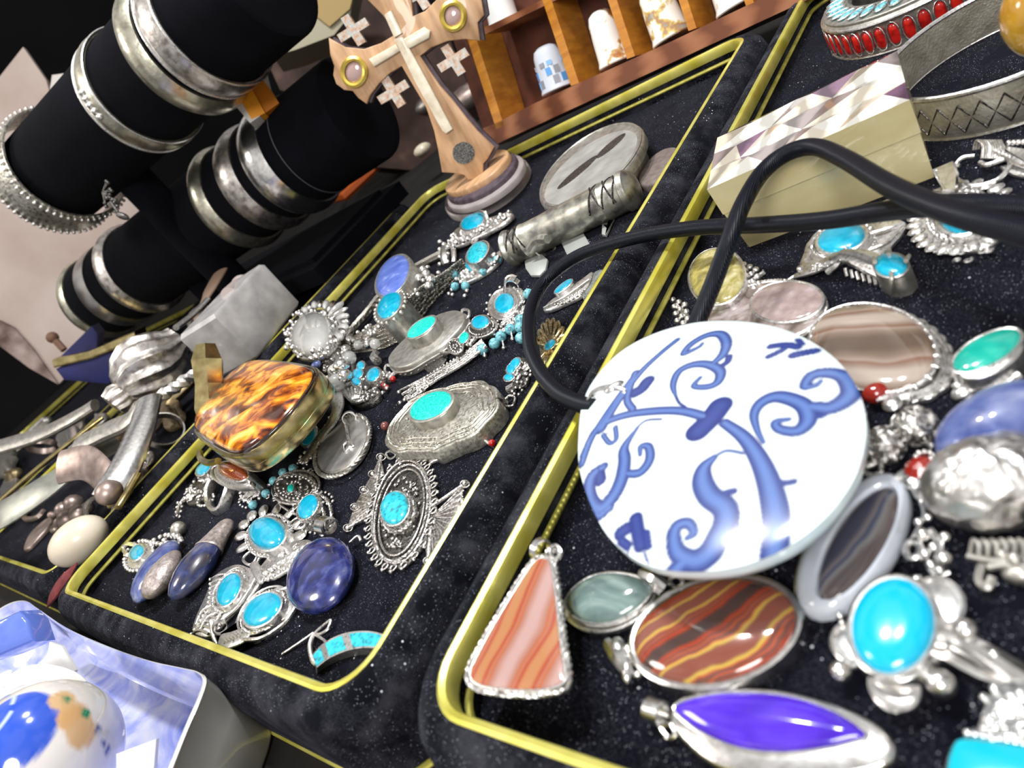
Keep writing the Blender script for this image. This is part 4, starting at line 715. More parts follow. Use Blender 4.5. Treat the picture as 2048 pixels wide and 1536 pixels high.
# porcelain neighbours at top
t = It('brown_agate_pendant', 'large brown striped agate oval with a scalloped silver frame, right above the porcelain disc', 'pendant', 1765, 715)
k = t.k; e = (1748, 698, 128, 86, 12); E_ = (1768, 708, 142, 92, 14)
BAG = mat('brown_striped_agate', rough=.1, coat=1, tex='WAVE', scale=.2, dist=3, detail=3, rot=(0, 0, 88), ramp=[(.1, (.12, .085, .065)), (.4, (.2, .145, .11)), (.6, (.3, .23, .19)), (.7, (.2, .10, .07)), (.85, (.26, .2, .16)), (.97, (.4, .33, .28))])
t.stone(e, BAG, 26, 48, bez=4, hw=28, p=.8); t.base(E_, 2, 12, 3, (26, 5)); t.ring(E_, -4, 3.5, 13); t.ring(E_, -12, 4, 17); t.ring(E_, -19, 3, 21); t.petals(e, -2, 30, 11, 6, 28, 5); t.done(SIL)
t = It('rose_stone_brooch', 'oval glazed pinkish grey brooch behind the top edge of the porcelain disc', 'brooch', 1530, 630)
e = (1532, 628, 120, 64, -10); t.stone((1532, 626, 116, 60, -10), mat('glazed_smoky_glass', rough=.06, coat=1, tex='NOISE', scale=1.2, detail=7, dist=1.5, ramp=[(.35, (.08, .06, .05)), (.5, (.25, .2, .18)), (.62, (.42, .36, .36)), (.7, (.2, .16, .14))], bump=.8, bscale=2.5), 14, 20, bez=4, name='smoky_ground'); t.stone((1574, 604, 72, 40, -4), mat('rose_stone', rough=.15, coat=.8, tex='NOISE', scale=3, detail=6, ramp=[(.35, (.26, .19, .18)), (.6, (.4, .31, .3)), (.75, (.5, .42, .44))]), 22, 30, bez=4, name='rose_centre'); t.rp(e, 3, 3, 12); t.base(e, 0, 12, 2); t.done(SIL)
t = It('yellow_stone_earring', 'round mottled yellow stone in silver with ribbed bead sides, under the crossing cord', 'earring', 1434, 570)
e = (1435, 555, 56, 55, -60); t.stone(e, mat('mottled_yellow_stone', rough=.15, coat=1, tex='NOISE', scale=2.2, detail=6, dist=.8, ramp=[(.35, (.22, .19, .06)), (.5, (.42, .36, .12)), (.62, (.62, .58, .34)), (.75, (.35, .27, .05))]), 24, 38, bez=4, hw=28); t.base(e, 0, 24, 3)
for cx, cy in ((1504, 552), (1362, 622)):
    for i in range(3):
        for j_ in range(4): t.bl(cx - 16 + i * 12 + j_ * 3, cy - 22 + j_ * 14 + i * 5, 7, 12)
t.ln([(1480, 575, 10), (1500, 565, 12), (1528, 545, 10)], 5); t.ln([(1350, 610, 10), (1372, 630, 12), (1385, 650, 8)], 5); t.done(SIL)
t = It('turquoise_leaf_brooch', 'silver leaf brooch with turquoise oval, its top crossed by the black cord', 'brooch', 1690, 490)
e = (1684, 478, 50, 28, -15); t.stone(e, TUR, 24, 38, bez=5); t.rp(e, 10, 4, 18); t.ring(e, 16, 3, 14)
t.base([(1598, 540), (1606, 505), (1625, 478), (1660, 455), (1720, 448), (1765, 400), (1805, 402), (1780, 430), (1812, 446), (1780, 490), (1740, 515), (1690, 520), (1640, 535)], 2, 12, 4); t.ln([(1735, 470, 16), (1770, 460, 18), (1808, 448, 12)], 5); t.ln([(1740, 500, 14), (1775, 485, 14), (1808, 450, 10)], 4); t.ln([(1615, 520, 12), (1620, 490, 16), (1645, 468, 16)], 7); t.ln([(1760, 420, 12), (1785, 406, 14), (1800, 412, 12)], 7); t.dots(('p', (1755, 475), (1740, 500), (1700, 512), (1710, 500), (1740, 480)), 0, 16, 3.4, 14); t.done(SIL)
t = It('scarf_shaped_turquoise_pin', 'folded silver ribbon pin with a four pronged turquoise at its end', 'pin', 1700, 540)
k = t.k; t.mb.tube(t.path([(1590, 552, 8), (1625, 540, 20), (1665, 520, 34), (1690, 508, 42)]), [8 * k, 15 * k, 20 * k, 12 * k], False, 10, flat=.5, up=(0, 0, 1)); t.mb.tube(t.path([(1680, 508, 42), (1715, 515, 36), (1750, 530, 28), (1780, 548, 20)]), [12 * k, 22 * k, 24 * k, 20 * k], False, 10, flat=.6, up=(0, 0, 1))
g = random.Random(2)
for i in range(60): f = g.random(); t.bl(1688 + 72 * f, 504 + 26 * f + g.uniform(-10, 14), 2.8, 44 - 12 * f)
for i in range(40): f = g.random(); t.bl(1625 + 60 * f, 540 - 30 * f + g.uniform(-10, 8), 2.6, 34 + 8 * f)
for i in range(7): f = i / 6; t.ln([(1690 + 70 * f, 536 + 22 * f, 22 - 10 * f), (1694 + 70 * f, 552 + 22 * f, 8)], 3.4)
t.ln([(1655, 545, 20), (1672, 530, 30), (1680, 516, 36)], 7); t.ln([(1590, 552, 8), (1570, 566, 4)], 4); t.bl(1600, 538, 8, 14); t.done(SIL, 'ribbon')
t.stone((1783, 533, 34, 24, 2), TUR, 42, 56, bez=3); t.base((1784, 536, 33, 23, 2), 12, 42, 2)
for x, y, a, b in ((1783, 552, 0, 36), (1750, 520, -4, -6), (1812, 518, 6, -6), (1778, 505, 0, -8)): t.ln([(x, y - 8 if y > 540 else y + 4, 58), (x + a * .5, y + b * .3, 48), (x + a, y + b, 14)], 4.2)
t.done(PEW, 'claw_cup')
t = It('scalloped_turquoise_pendant', 'silver pendant with shell like rows of petals around turquoise, under the cord at right', 'pendant', 1925, 450)
e = (1922, 432, 46, 38, 0); t.stone(e, TUR, 24, 38, bez=7); t.rp(e, 11, 4, 20); t.dots(e, 19, 34, 6, 14); t.petals(e, 44, 24, 17, 12, 10, 5); t.base(e, 0, 16, 3); t.base((1922, 436, 92, 66, 8), 0, 8, 2); t.fol([(1860, 500), (1925, 530), (1990, 500), (1940, 505)], 12, 10, 3, (6, 9), 2.5); t.done(SIL)
k = t.k; bq = [t.u3(*p) for p in ((1868, 338, 50), (1905, 322, 50), (1912, 345, 54), (1910, 378, 30), (1898, 384, 26), (1888, 372, 34))]; bq2 = [(x + .02, y + .1, z - .09) for x, y, z in bq]; t.mb.loft([bq2, bq]); t.ln([(1868, 338, 50), (1878, 360, 30), (1895, 386, 18)], 4); t.ln([(1888, 382, 24), (1905, 384, 24)], 6); t.done(SILB, 'bail')
t = It('coil_headed_earring', 'silver earring with coiled wire ball, looping hook and leaf, at the right picture edge', 'earring', 1985, 310)
for i in range(9): t.ln([(1948 + i * 6, 300 - i * 1.5, 18), (1953 + i * 6, 282, 34), (1966 + i * 5, 290 + i, 30), (1964 + i * 5, 318, 16)], 3.2)
t.ln([(1950, 312, 14), (1925, 316, 14), (1912, 330, 10), (1920, 332, 8)], 4.5); t.ln([(1912, 358, 8), (1935, 370, 10), (1960, 372, 10), (1995, 360, 12), (2018, 335, 14), (2022, 318, 16)], 5); t.ln([(1960, 325, 16), (1975, 330, 16), (2010, 318, 20)], 5)
t.base([(1990, 288), (2030, 292), (2060, 300), (2060, 330), (2020, 322), (2000, 310)], 14, 22, 5); t.base([(2000, 330), (2020, 345), (2060, 350), (2050, 330)], 4, 12, 4)
for i in range(7): t.bl(2018 + i * 10, 286 - i * .5, 6, 24); 
for i in range(5): t.bl(1992 + i * 7, 302 + i * 3, 5, 30)
t.done(SIL)
t = It('green_turquoise_ring', 'ring with flat slanting green turquoise oval above the big lapis bead', 'ring', 1970, 730)
k = t.k; t.stone((1974, 702, 76, 30, -27), mat('sea_green_turquoise', rough=.15, coat=1, tex='NOISE', scale=.9, ramp=[(.35, (0, .28, .22)), (.6, (.03, .48, .38)), (.75, (.1, .55, .46))]), 60, 72, bez=5); t.base((1980, 712, 74, 34, -27), 30, 60, 4); t.mb.ball(t.u3(1928, 785, 16), k, (24, 18, 14), .5); t.bl(1915, 772, 10, 20); t.rp([(1930, 770), (1960, 760), (1985, 745), (1975, 765), (1945, 780)], 0, 5, 24); t.ln([(1915, 770, 8), (1940, 800, 8), (1980, 790, 20), (2040, 750, 30)], 9); t.done(SIL)
# big capped bead
t = It('capped_lapis_bead', 'oversized blurred bead of pale blue lapis with a hammered silver cap, right picture edge', 'bead', 1985, 960)
k = t.k; m = MB(); m.ball(t.u3(2012, 855, 62), k, (135, 92, 76), math.radians(35), 40, 26); t.part('bead', m, LAPP)
m = MB(); m.ball(t.u3(1990, 962, 64), k, (128, 98, 84), math.radians(20), 96, 60)
from mathutils import noise as _nz
cc = Vector(t.u3(1990, 962, 64)); m.v = [tuple(cc + (Vector(v) - cc) * (1 + .035 * _nz.noise(Vector(v) * 6) + .03 * _nz.noise(Vector(v) * 13))) for v in m.v]; t.part('cap', m, mat('hammered_silver', rough=.36, metal=1, tex='NOISE', scale=3, ramp=[(.35, (.6, .57, .55)), (.6, (.88, .86, .85))], bump=1., bscale=2.6, rvar=.1, btex='VORONOI'))
def fancy(t, x, y, r, h, seed):
    c = Vector(t.u3(x, y, h)); k = t.k; t.mb.ball(c, r * .86 * k, nu=20, nv=14)
    for i in range(14):
        a = i * 2.4 + seed; z = 1 - 2 * (i + .5) / 14; q = math.sqrt(1 - z * z); d = Vector((q * math.cos(a), q * math.sin(a), z)); N = d.orthogonal().normalized(); B = d.cross(N)
        for rr_ in (.34,): t.mb.tube([tuple(c + d * r * .86 * k + (N * math.cos(b * PI / 6) + B * math.sin(b * PI / 6)) * r * rr_ * k) for b in range(12)], r * .1 * k, True, 6)
        t.mb.ball(c + d * r * .9 * k, r * .1 * k)
def flute(t, x, y, r, h, dx, dy, n=14):
    c = Vector(t.u3(x, y, h)); k = t.k; o_ = Vector(t.u3(x + dx, y + dy, h)) - c; a = math.atan2(o_.y, o_.x)
    for i in range(n):
        b = -1.35 + 2.7 * i / (n - 1); t.mb.tube([tuple(c + Vector((math.cos(a + b * f), math.sin(a + b * f), 0)) * r * k * f + Vector((0, 0, 6 * k * math.cos(b) * (1 - f)))) for f in (.25, .5, .75, 1)], [r * .05 * k, r * .12 * k], False, 6)
    t.mb.ball(c, r * .6 * k, (1, 1, .5))
t = It('filigree_bead_dangle', 'pair of round silver wirework beads on a ring, just right of the porcelain disc', 'dangle', 1800, 880)
fancy(t, 1832, 852, 40, 42, 1); t.ln([(1800, 830, 44), (1785, 845, 40), (1805, 858, 38), (1822, 842, 46)], 6, closed=True); t.ln([(1812, 822, 44), (1832, 820, 44), (1842, 836, 44)], 5); t.ln([(1858, 872, 30), (1880, 872, 28), (1895, 878, 26)], 5); t.bl(1862, 892, 9, 24); t.done(OX, 'wirework_bead'); fancy(t, 1770, 890, 38, 36, 2); t.ln([(1784, 850, 40), (1782, 862, 38)], 5); t.ln([(1760, 922, 24), (1762, 945, 16), (1740, 950, 14), (1728, 940, 16), (1732, 932, 18)], 5.5); t.mb.ball(t.u3(1742, 928, 22), t.k, (20, 10, 8), .5); t.bl(1790, 918, 9, 30); t.done(OX, 'wirework_bead')
t = It('carnelian_dangle', 'dark red stone drop with fluted silver cap at the edge of the porcelain disc', 'dangle', 1755, 795); m = MB(); m.ball(t.u3(1752, 786, 26), t.k, (26, 22, 20), .3, 20, 14); t.part('red_stone', m, CAR); flute(t, 1785, 808, 32, 28, 1, -2.2); t.done(SIL, 'fluted_cap')
t = It('carnelian_dangle', 'bright red faceted stone with fluted silver cap, left of the hammered bead cap', 'dangle', 1840, 950); m = MB(); m.ball(t.u3(1846, 942, 44), t.k, (34, 32, 28), .3, 10, 6); t.part('red_stone', m, CAR, flat=True); flute(t, 1826, 962, 34, 46, -1, -2); t.ln([(1826, 975, 40), (1840, 995, 36), (1852, 985, 40)], 7); t.done(SIL, 'fluted_cap'); t.dots((1850, 912, 18, 8, 0), 0, 8, 6, 60); t.done(SIL, 'silver_crown')
t = It('ball_cluster_earring', 'cluster of blurred silver balls and rings between the grey agate and the bead cap', 'earring', 1850, 1090)
for x, y, r, h in ((1838, 1045, 10, 34), (1856, 1036, 10, 36), (1846, 1070, 14, 40), (1890, 1075, 12, 36), (1888, 1118, 16, 34), (1850, 1108, 12, 26), (1868, 1095, 12, 24), (1862, 1130, 10, 16), (1880, 1142, 10, 14), (1800, 1160, 8, 14)): t.bl(x, y, r, h)
t.ln([(1812, 1100, 34), (1822, 1085, 36), (1840, 1092, 34), (1838, 1112, 32), (1820, 1116, 32)], 8, closed=True); t.ln([(1840, 1000, 34), (1848, 1030, 36), (1835, 1060, 36), (1820, 1085, 34)], 4); t.ln([(1860, 1060, 36), (1880, 1090, 30), (1875, 1120, 26)], 8); t.ln([(1850, 1120, 14), (1870, 1150, 10), (1900, 1145, 10)], 6); t.done(SILB)
t = It('crown_link_earring', 'pale silver openwork crown with links beneath the bead cap at right', 'earring', 1990, 1130)
for i in range(7): x = 1940 + i * 18; t.ln([(x, 1110, 30), (x + 6, 1080, 34), (x + 16, 1090, 34), (x + 18, 1112, 28)], 5)
t.ln([(1935, 1112, 26), (1990, 1122, 26), (2060, 1120, 26)], 8); t.bl(2005, 1110, 12, 30); t.bl(2030, 1120, 16, 30); t.ln([(1965, 1130, 26), (1958, 1160, 20), (1975, 1175, 16), (1985, 1155, 20)], 9); t.ln([(1975, 1135, 26), (2010, 1130, 26), (2060, 1135, 26)], 8); t.mb.ball(t.u3(2040, 1150, 18), t.k * 24, (1.3, .8, .8)); t.done(PEW)
t = It('square_turquoise_ring', 'square edged turquoise piece with a crystal studded silver stem, bottom right corner', 'ring', 1990, 1500)
k = t.k; q = [(1893, 1540), (1905, 1492), (1925, 1476), (1990, 1484), (2080, 1502), (2100, 1560), (2080, 1620), (1900, 1600)]; o = ccw(t.poly(q, 66, 2)); m = MB(); m.slab(o, 50 * k, 72 * k, 8 * k); t.part('stone', m, mat('glossy_turquoise_block', rough=.2, coat=.8, col=(0, .42, .55)))
t.mb.slab(off(o, 5 * k), 20 * k, 58 * k, 3 * k); t.base([(1950, 1475), (1968, 1400), (2000, 1360), (2060, 1370), (2090, 1500), (2000, 1490)], 20, 60, 10); g = random.Random(3)
for i in range(34): t.bl(g.uniform(1965, 2050), g.uniform(1375, 1480), g.uniform(7, 12), 60)
for i in range(8): t.bl(1935 + i * 16, 1466 + i * 3, 9, 60)
t.done(mat('sparkling_silver', rough=.12, metal=1, col=(.85, .86, .86), bump=.6, bscale=5))
# ---------------- mother of pearl block
t = It('mother_of_pearl_box', 'pale yellow box topped with a mosaic of faceted mother of pearl, behind the raised cord', 'box', 1690, 430, FL)
k = t.k; BR, BL = Vector(PZ(1869, 354, FL)), Vector(PZ(1505, 492, FL)); H = 2.05
sx = (BR - BL); fn = Vector((-sx.y, sx.x, 0)).normalized()
# depth so that the far top edge meets the photograph
dep = 3.1; W_ = lambda a, d, z: tuple(t.w(BL + sx * a + fn * d + Vector((0, 0, z))))
YEL = mat('pale_yellow_shell', rough=.28, coat=.6, tex='NOISE', scale=.9, stretch=(.3, 1, 1), detail=4, ramp=[(.35, (.52, .44, .22)), (.6, (.62, .55, .32)), (.75, (.68, .62, .42))])
m = MB(); m.loft([[W_(-.02, 0, .0), W_(1.0, 0, .0), W_(1.0, dep, .0), W_(-.02, dep, .0)], [W_(-.06, -.02, 1.2), W_(1.005, -.02, 1.2), W_(1.005, dep, 1.2), W_(-.06, dep, 1.2)]]); t.part('lower_body', m, YEL, flat=True)
m = MB(); m.loft([[W_(-.065, -.06, 1.22), W_(1.01, -.06, 1.22), W_(1.01, dep, 1.22), W_(-.065, dep, 1.22)], [W_(-.08, -.04, H), W_(1.01, -.04, H), W_(1.01, dep, H), W_(-.08, dep, H)]]); t.part('lid', m, YEL, flat=True)
cols = [('cream_pearl', (.58, .52, .42)), ('silvery_pearl', (.26, .22, .215)), ('violet_pearl', (.16, .09, .14)), ('bright_pearl', (.68, .66, .6)), ('smoky_pearl', (.13, .105, .09))]
PM = [mat(n_, rough=.16, coat=1, tex='WAVE', scale=.35, dist=8, detail=4, ramp=[(.15, tuple(x * .6 for x in c_)), (.5, c_), (.85, tuple(min(.9, x * 1.35) for x in c_))]) for n_, c_ in cols]
NX, NY = 3, 3; gx = lambda i, j_: W_(-.08 + 1.09 * i, -.04 + (dep + .04) * j_, H)
for i in range(NX):
    for j_ in range(NY):
        sh = (.16 if j_ % 2 else 0); x0, x1 = max(0, i / NX - sh), min(1, (i + 1) / NX - sh + (.16 if i == NX - 1 and sh else 0)); y0, y1 = j_ / NY, (j_ + 1) / NY; sk = .14
        P_ = [gx(min(1, x0 + (sk if x0 > 0 else 0)), y1), gx(x0, y0), gx(x1, y0), gx(min(1, x1 + (sk if x1 < 1 else 0)), y1)]; a_ = tuple(Vector(gx((x0 + x1) / 2 + sk / 2, (y0 + y1) / 2)) + Vector((0, 0, .15)))
        c2 = tuple(Vector(gx((x0 + x1) / 2 + .2, y0 + .05)) + Vector((0, 0, .1)))
        for mi, tri in (((i + j_) % 2 * 1, (P_[0], P_[1], a_)), (3 - (i + j_) % 2 * 3, (P_[1], P_[2], a_)), ((i * 2 + j_) % 3 + 1, (P_[2], P_[3], a_)), (2 + 2 * ((i + j_) % 2), (P_[3], P_[0], a_))):
            m = MB(); lo = [tuple(Vector(p) - Vector((0, 0, .12))) for p in tri]; m.loft([lo, list(tri)]); t.part('pearl_facet', m, PM[mi], flat=True)
# ---------------- bangles at the top
t = It('engraved_bangle', 'wide dull silver bangle engraved with diamonds, lying behind the mother of pearl box', 'bangle', 2020, 130, FL)
k = t.k; ctr = t.w(PZ(2030, 95, FL + .55)); m = MB(); m.hoop(ctr, (0, 0, 1), 2.85, 1.15, .06, bulge=.1, n=90); t.part('band', m, mat('engraved_band_silver', rough=.42, metal=.7, tex='NOISE', scale=2, ramp=[(.3, (.36, .34, .27)), (.5, (.52, .49, .4)), (.7, (.66, .63, .55))], bump=.5, bscale=14))
for z in (.57, -.57): m = MB(); m.tube([tuple(ctr + Vector((2.9 * math.cos(a * PI / 40), 2.9 * math.sin(a * PI / 40), z))) for a in range(80)], .07, True, 8); t.part('rolled_edge', m, SIL)
for i in range(40):
    a = 2 * PI * i / 40
    for s_ in (1, -1): t.mb.tube([tuple(ctr + Vector((2.99 * math.cos(a + s_ * f * .16), 2.99 * math.sin(a + s_ * f * .16), -.35 + .7 * f))) for f in (0, .25, .5, .75, 1)], .022, False, 5)
t.done(OXD, 'engraved_lines')
t = It('coral_inlay_bangle', 'silver bangle inlaid with red capsules round the side and turquoise drops on top', 'bangle', 1760, 60, FL)
C0 = PZ(1842, -28, FL + .62); ctr = t.w(C0); Rb = 3.0; m = MB(); m.hoop(ctr, (0, 0, 1), Rb - .12, 1.2, .1, n=90); t.part('band', m, PEW)
for z in (-.58, .42): m = MB(); m.tube([tuple(ctr + Vector(((Rb + .06) * math.cos(a * PI / 45), (Rb + .06) * math.sin(a * PI / 45), z))) for a in range(90)], .055, True, 8); t.part('edge_wire', m, SIL)
m = MB(); m.loft([[tuple(ctr + Vector((r__ * math.cos(a * PI / 45), r__ * math.sin(a * PI / 45), z))) for a in range(90)] for r__, z in ((Rb + .05, .45), (Rb - .1, .62), (Rb - .9, .72), (Rb - 1.0, .6))], False, False); t.part('top_collar', m, PEW)
n_ = 44
for i in range(n_):
    a = 2 * PI * i / n_; c_, s_ = math.cos(a), math.sin(a)
    if not (c_ * -.1 - s_ > -.5 or c_ < -.2): continue
    m = MB(); sp = Vector(ctr) + Vector((c_ * (Rb + .02), s_ * (Rb + .02), -.08))
    v = []; 
    for zz, rr_ in ((-.36, .02), (-.33, .1), (-.26, .15), (-.1, .16), (.1, .16), (.24, .15), (.31, .1), (.34, .02)): v.append([tuple(sp + Vector((c_, s_, 0)) * (rr_ * .7 * math.cos(b * PI / 5)) + Vector((-s_, c_, 0)) * (rr_ * math.sin(b * PI / 5)) + Vector((0, 0, zz))) for b in range(10)])
    m.loft(v); t.part('red_inlay', m, REDS)
    t.mb.tube([tuple(sp + Vector((c_, s_, 0)) * .07 + Vector((-s_, c_, 0)) * (.185 * math.sin(b * PI / 7)) + Vector((0, 0, .4 * math.cos(b * PI / 7)))) for b in range(14)], .022, True, 5)
t.done(SIL, 'inlay_frames')
for i in range(34):
    a = 2 * PI * i / 34; m = MB(); cc = Vector(ctr) + Vector((math.cos(a) * (Rb - .48), math.sin(a) * (Rb - .48), .68)); m.ball(cc, .1, (2.9, 1.75, .8), a, 12, 8); t.part('turquoise_inlay', m, TURP)
    t.mb.tube([tuple(cc + Matrix.Rotation(a, 3, 'Z') @ Vector((.33 * math.cos(b * PI / 6), .21 * math.sin(b * PI / 6), .03))) for b in range(12)], .025, True, 5)
t.done(SIL, 'drop_frames')
t = It('amber_bead', 'large honey amber bead at the upper right corner', 'bead', 2060, 120, FL, pos=PD(2078, 30, 13.2))
m = MB(); m.ball((0, 0, 0), .62, (1, 1, 1.25), 0, 28, 18); t.part('bead', m, mat('honey_amber', rough=.15, coat=1, tex='NOISE', scale=.8, ramp=[(.35, (.32, .14, .01)), (.7, (.62, .36, .04))])); m = MB(); m.tube([(0, 0, -.7), (0, 0, -1.2), (.1, 0, -3.0)], .08); t.part('cord_end', m, SAT)
# ================================================================ back of the middle tray
t = It('round_pewter_compact', 'round dull pewter compact with two slots, at the back of the middle tray', 'compact', 1190, 375)
k = t.k; e = (1182, 330, 126, 52, -37); t.base((1188, 345, 112, 46, -37), 0, 34, 4); t.base(e, 34, 52, 5); t.ring(e, -6, 3, 52); t.done(PEW)
for a in ((1155, 345, 52, 6, -40), (1222, 292, 38, 6, -40)): m = MB(); m.slab(t.ell(*a, 52), 51 * k, 53 * k); t.part('slot', m, OXD)
m = MB(); m.slab(t.ell(1182, 336, 112, 42, -37, 52), 51.5 * k, 52.3 * k); t.part('grey_face', m, mat('scuffed_grey_metal', rough=.5, metal=.35, tex='NOISE', scale=1.2, detail=5, ramp=[(.35, (.28, .28, .26)), (.7, (.42, .42, .4))]))
t = It('brown_leather_disc', 'brownish grey oval disc half hidden behind the pewter compact', 'disc', 1320, 335); t.base((1318, 332, 52, 24, -42), 0, 16, 4); t.done(mat('brown_grey_leather', rough=.7, tex='NOISE', scale=4, ramp=[(.3, (.12, .09, .08)), (.7, (.2, .16, .15))]), 'disc')
t = It('amulet_tube', 'engraved grey silver amulet tube with hanging rings and thin metal charms', 'amulet', 1140, 460)
k = t.k; A, B = Vector(t.u3(1022, 498, 34)), Vector(t.u3(1262, 378, 38)); d = B - A
m = MB(); spin(m, A, d, [(z, r * k) for z, r in ((-.03, 4), (-.02, 34), (0, 40), (.03, 38), (.04, 35), (.14, 35), (.15, 37), (.17, 35), (.8, 35), (.81, 37), (.84, 35), (.95, 35), (.96, 39), (1.0, 38), (1.03, 30), (1.05, 4))], 1.); t.part('tube', m, mat('scuffed_tube_silver', rough=.38, metal=.85, tex='NOISE', scale=2.5, detail=6, ramp=[(.35, (.2, .19, .18)), (.6, (.5, .49, .42)), (.75, (.6, .58, .5))], bump=.2, bscale=8))
t_ = d.normalized(); N = (Vector((0, 0, 1)) - t_ * t_.z).normalized(); Bv = t_.cross(N)
for z0 in (.02, .08, .72, .82, .9):
    for s_ in (1, -1): t.mb.tube([tuple(A + d * (z0 + .1 * f) + (N * math.cos(s_ * (f - .5) * 2.4 + .3) + Bv * math.sin(s_ * (f - .5) * 2.4 + .3)) * 35.5 * k) for f in [i / 8 for i in range(9)]], 1.8 * k, False, 5)
t.done(OXD, 'engraved_cross')
for x, y, r, h in ((1088, 488, 20, 18), (1208, 424, 18, 22)): t.bail(x, y, r, 22, h, .3, 1, 3)
t.ln([(1060, 500, 30), (1075, 480, 44), (1095, 478, 44)], 9); t.done(PEW, 'loop')
t.bail(1150, 452, 14, 3, 20, 1, -.5, 4); t.done(mat('copper_wire', rough=.35, metal=1, col=(.5, .27, .16)), 'copper_ring')
PLT = mat('thin_grey_plate', rough=.45, metal=.5, col=(.46, .48, .46))
for q in ([(1052, 538), (1050, 525), (1062, 512), (1085, 510), (1096, 520), (1092, 540), (1080, 552), (1062, 552)], [(1124, 488), (1168, 468), (1182, 492), (1140, 522)], [(1165, 498), (1188, 486), (1196, 502), (1172, 512)], [(1205, 450), (1215, 458), (1228, 438), (1222, 420), (1226, 440), (1212, 472), (1204, 470)]): m = MB(); m.slab(t.poly(q, 6, sm=False), 3 * k, 8 * k, 1 * k); t.part('charm', m, PLT)
# ---------------- cross on stepped base
t = It('cross_stand', 'inlaid olive wood cross standing on a stepped oval base of stacked layers', 'cross', 975, 400, FL)
DW = mat('dark_violet_wood', rough=.6, tex='NOISE', scale=2, ramp=[(.3, (.03, .02, .03)), (.7, (.1, .07, .09))]); OW = mat('olive_wood', rough=.4, coat=.3, tex='NOISE', scale=1.2, stretch=(2, .4, 1), detail=4, ramp=[(.3, (.36, .2, .1)), (.55, (.54, .32, .17)), (.75, (.62, .4, .25))]); BON = mat('bone_inlay', rough=.35, coat=.4, tex='NOISE', scale=2, ramp=[(.3, (.6, .5, .36)), (.7, (.8, .73, .58))]); SHL = mat('pearly_shell_inlay', rough=.3, coat=.8, tex='NOISE', scale=5, detail=3, ramp=[(.35, (.42, .26, .18)), (.5, (.6, .42, .3)), (.58, (.4, .48, .5)), (.66, (.7, .55, .42))])
k = t.k
RIM = mat('grey_layer', rough=.45, tex='NOISE', scale=1, ramp=[(.3, (.25, .22, .22)), (.7, (.36, .32, .32))])
for nm, e, h0, h1, mt in (('base_layer', (972, 372, 95, 38, -32), 0, 14, RIM), ('base_layer', (968, 366, 91, 35, -32), 14, 22, DW), ('base_layer', (970, 362, 88, 34, -32), 22, 34, RIM), ('base_layer', (962, 352, 80, 30, -32), 34, 44, DW), ('base_top', (953, 341, 74, 22, -32), 44, 56, OW)): m = MB(); m.slab(t.ell(*e, h1), h0 * k, h1 * k, 3 * k); t.part(nm, m, mt)
cp_ = PZ(946, 356, FL + 58 * k); X = It('upright_cross', None, None, 0, 0, n=(.5, -.85, .2), pos=cp_)
out = ['p', (884, 345), (876, 300), (868, 262), (852, 215), (830, 178), (803, 132), (780, 146), (757, 168), (740, 190), (733, 208), (716, 196), (705, 182), (688, 180), (672, 168), (666, 150), (668, 132), (660, 110), (657, 76), (690, 94), (728, 98), (762, 86), (792, 68), (765, 30), (735, 0), (690, -25), (672, -60), (700, -80), (760, -100), (815, -100), (830, -60), (822, -10), (826, 32), (850, 22), (872, 0), (900, -30), (930, -40), (940, -15), (962, -5), (968, 30), (955, 45), (960, 82), (930, 78), (895, 82), (862, 95), (840, 112), (858, 140), (880, 172), (905, 200), (930, 232), (955, 262), (988, 294), (975, 318), (966, 328), (966, 345), (955, 358), (936, 360), (928, 350), (905, 346)]
kk = X.k
def xp(name, o, h0, h1, mt, bev=0): m = MB(); m.slab(ccw(X.out(o, h1)), h0 * kk, h1 * kk, bev * kk); ob = X.part(name, m, mt); return ob
ob1 = xp('cross_back', [o if isinstance(o, str) else (o[0] + 9, o[1] - 2) for o in out], -22, -8, DW); ob2 = xp('cross_face', out, -8, 0, OW, 1.5)
bars = [('p', (788, 78), (806, 74), (848, 150), (905, 258), (892, 268), (884, 262), (830, 165)), ('p', (738, 118), (792, 88), (800, 102), (748, 134)), ('p', (800, 82), (848, 54), (860, 62), (858, 76), (810, 102)), ('p', (768, 30), (782, 20), (804, 66), (788, 76))]
for b in bars: xp('bone_strip', b, 0, 7, BON, 1.5)
for cx, cy in ((706, 60), (836, -12), (786, 184), (906, 120)):
    q = []; L_, w_ = 33, 9
    for i in range(4):
        a = math.radians(-32 + 90 * i); f = (math.cos(a), math.sin(a)); g_ = (-f[1], f[0])
        q += [(cx + f[0] * w_ - g_[0] * w_, cy + f[1] * w_ - g_[1] * w_), (cx + f[0] * L_ - g_[0] * w_, cy + f[1] * L_ - g_[1] * w_), (cx + f[0] * L_ + g_[0] * w_, cy + f[1] * L_ + g_[1] * w_)]
    xp('small_cross', ('p', *q), -14, -4, SHL)
for cx, cy in ((708, 144), (906, 32)):
    m = MB(); o = ccw(X.ell(cx, cy, 26, 31, 0, 4)); m.wall(off(o, -8 * kk), 9 * kk, 0, 9 * kk); X.part('gold_ring', m, mat('yellow_gold', rough=.3, metal=.8, col=(.8, .6, .12))); m = MB(); m.dome(off(o, -8 * kk), 0, 2 * kk, 7 * kk); X.part('ring_glass', m, mat('rosy_glass', rough=.1, coat=1, col=(.42, .28, .26)))
xp('dark_disc', (927, 306, 22, 22, 0), -2, 1.5, OXD)
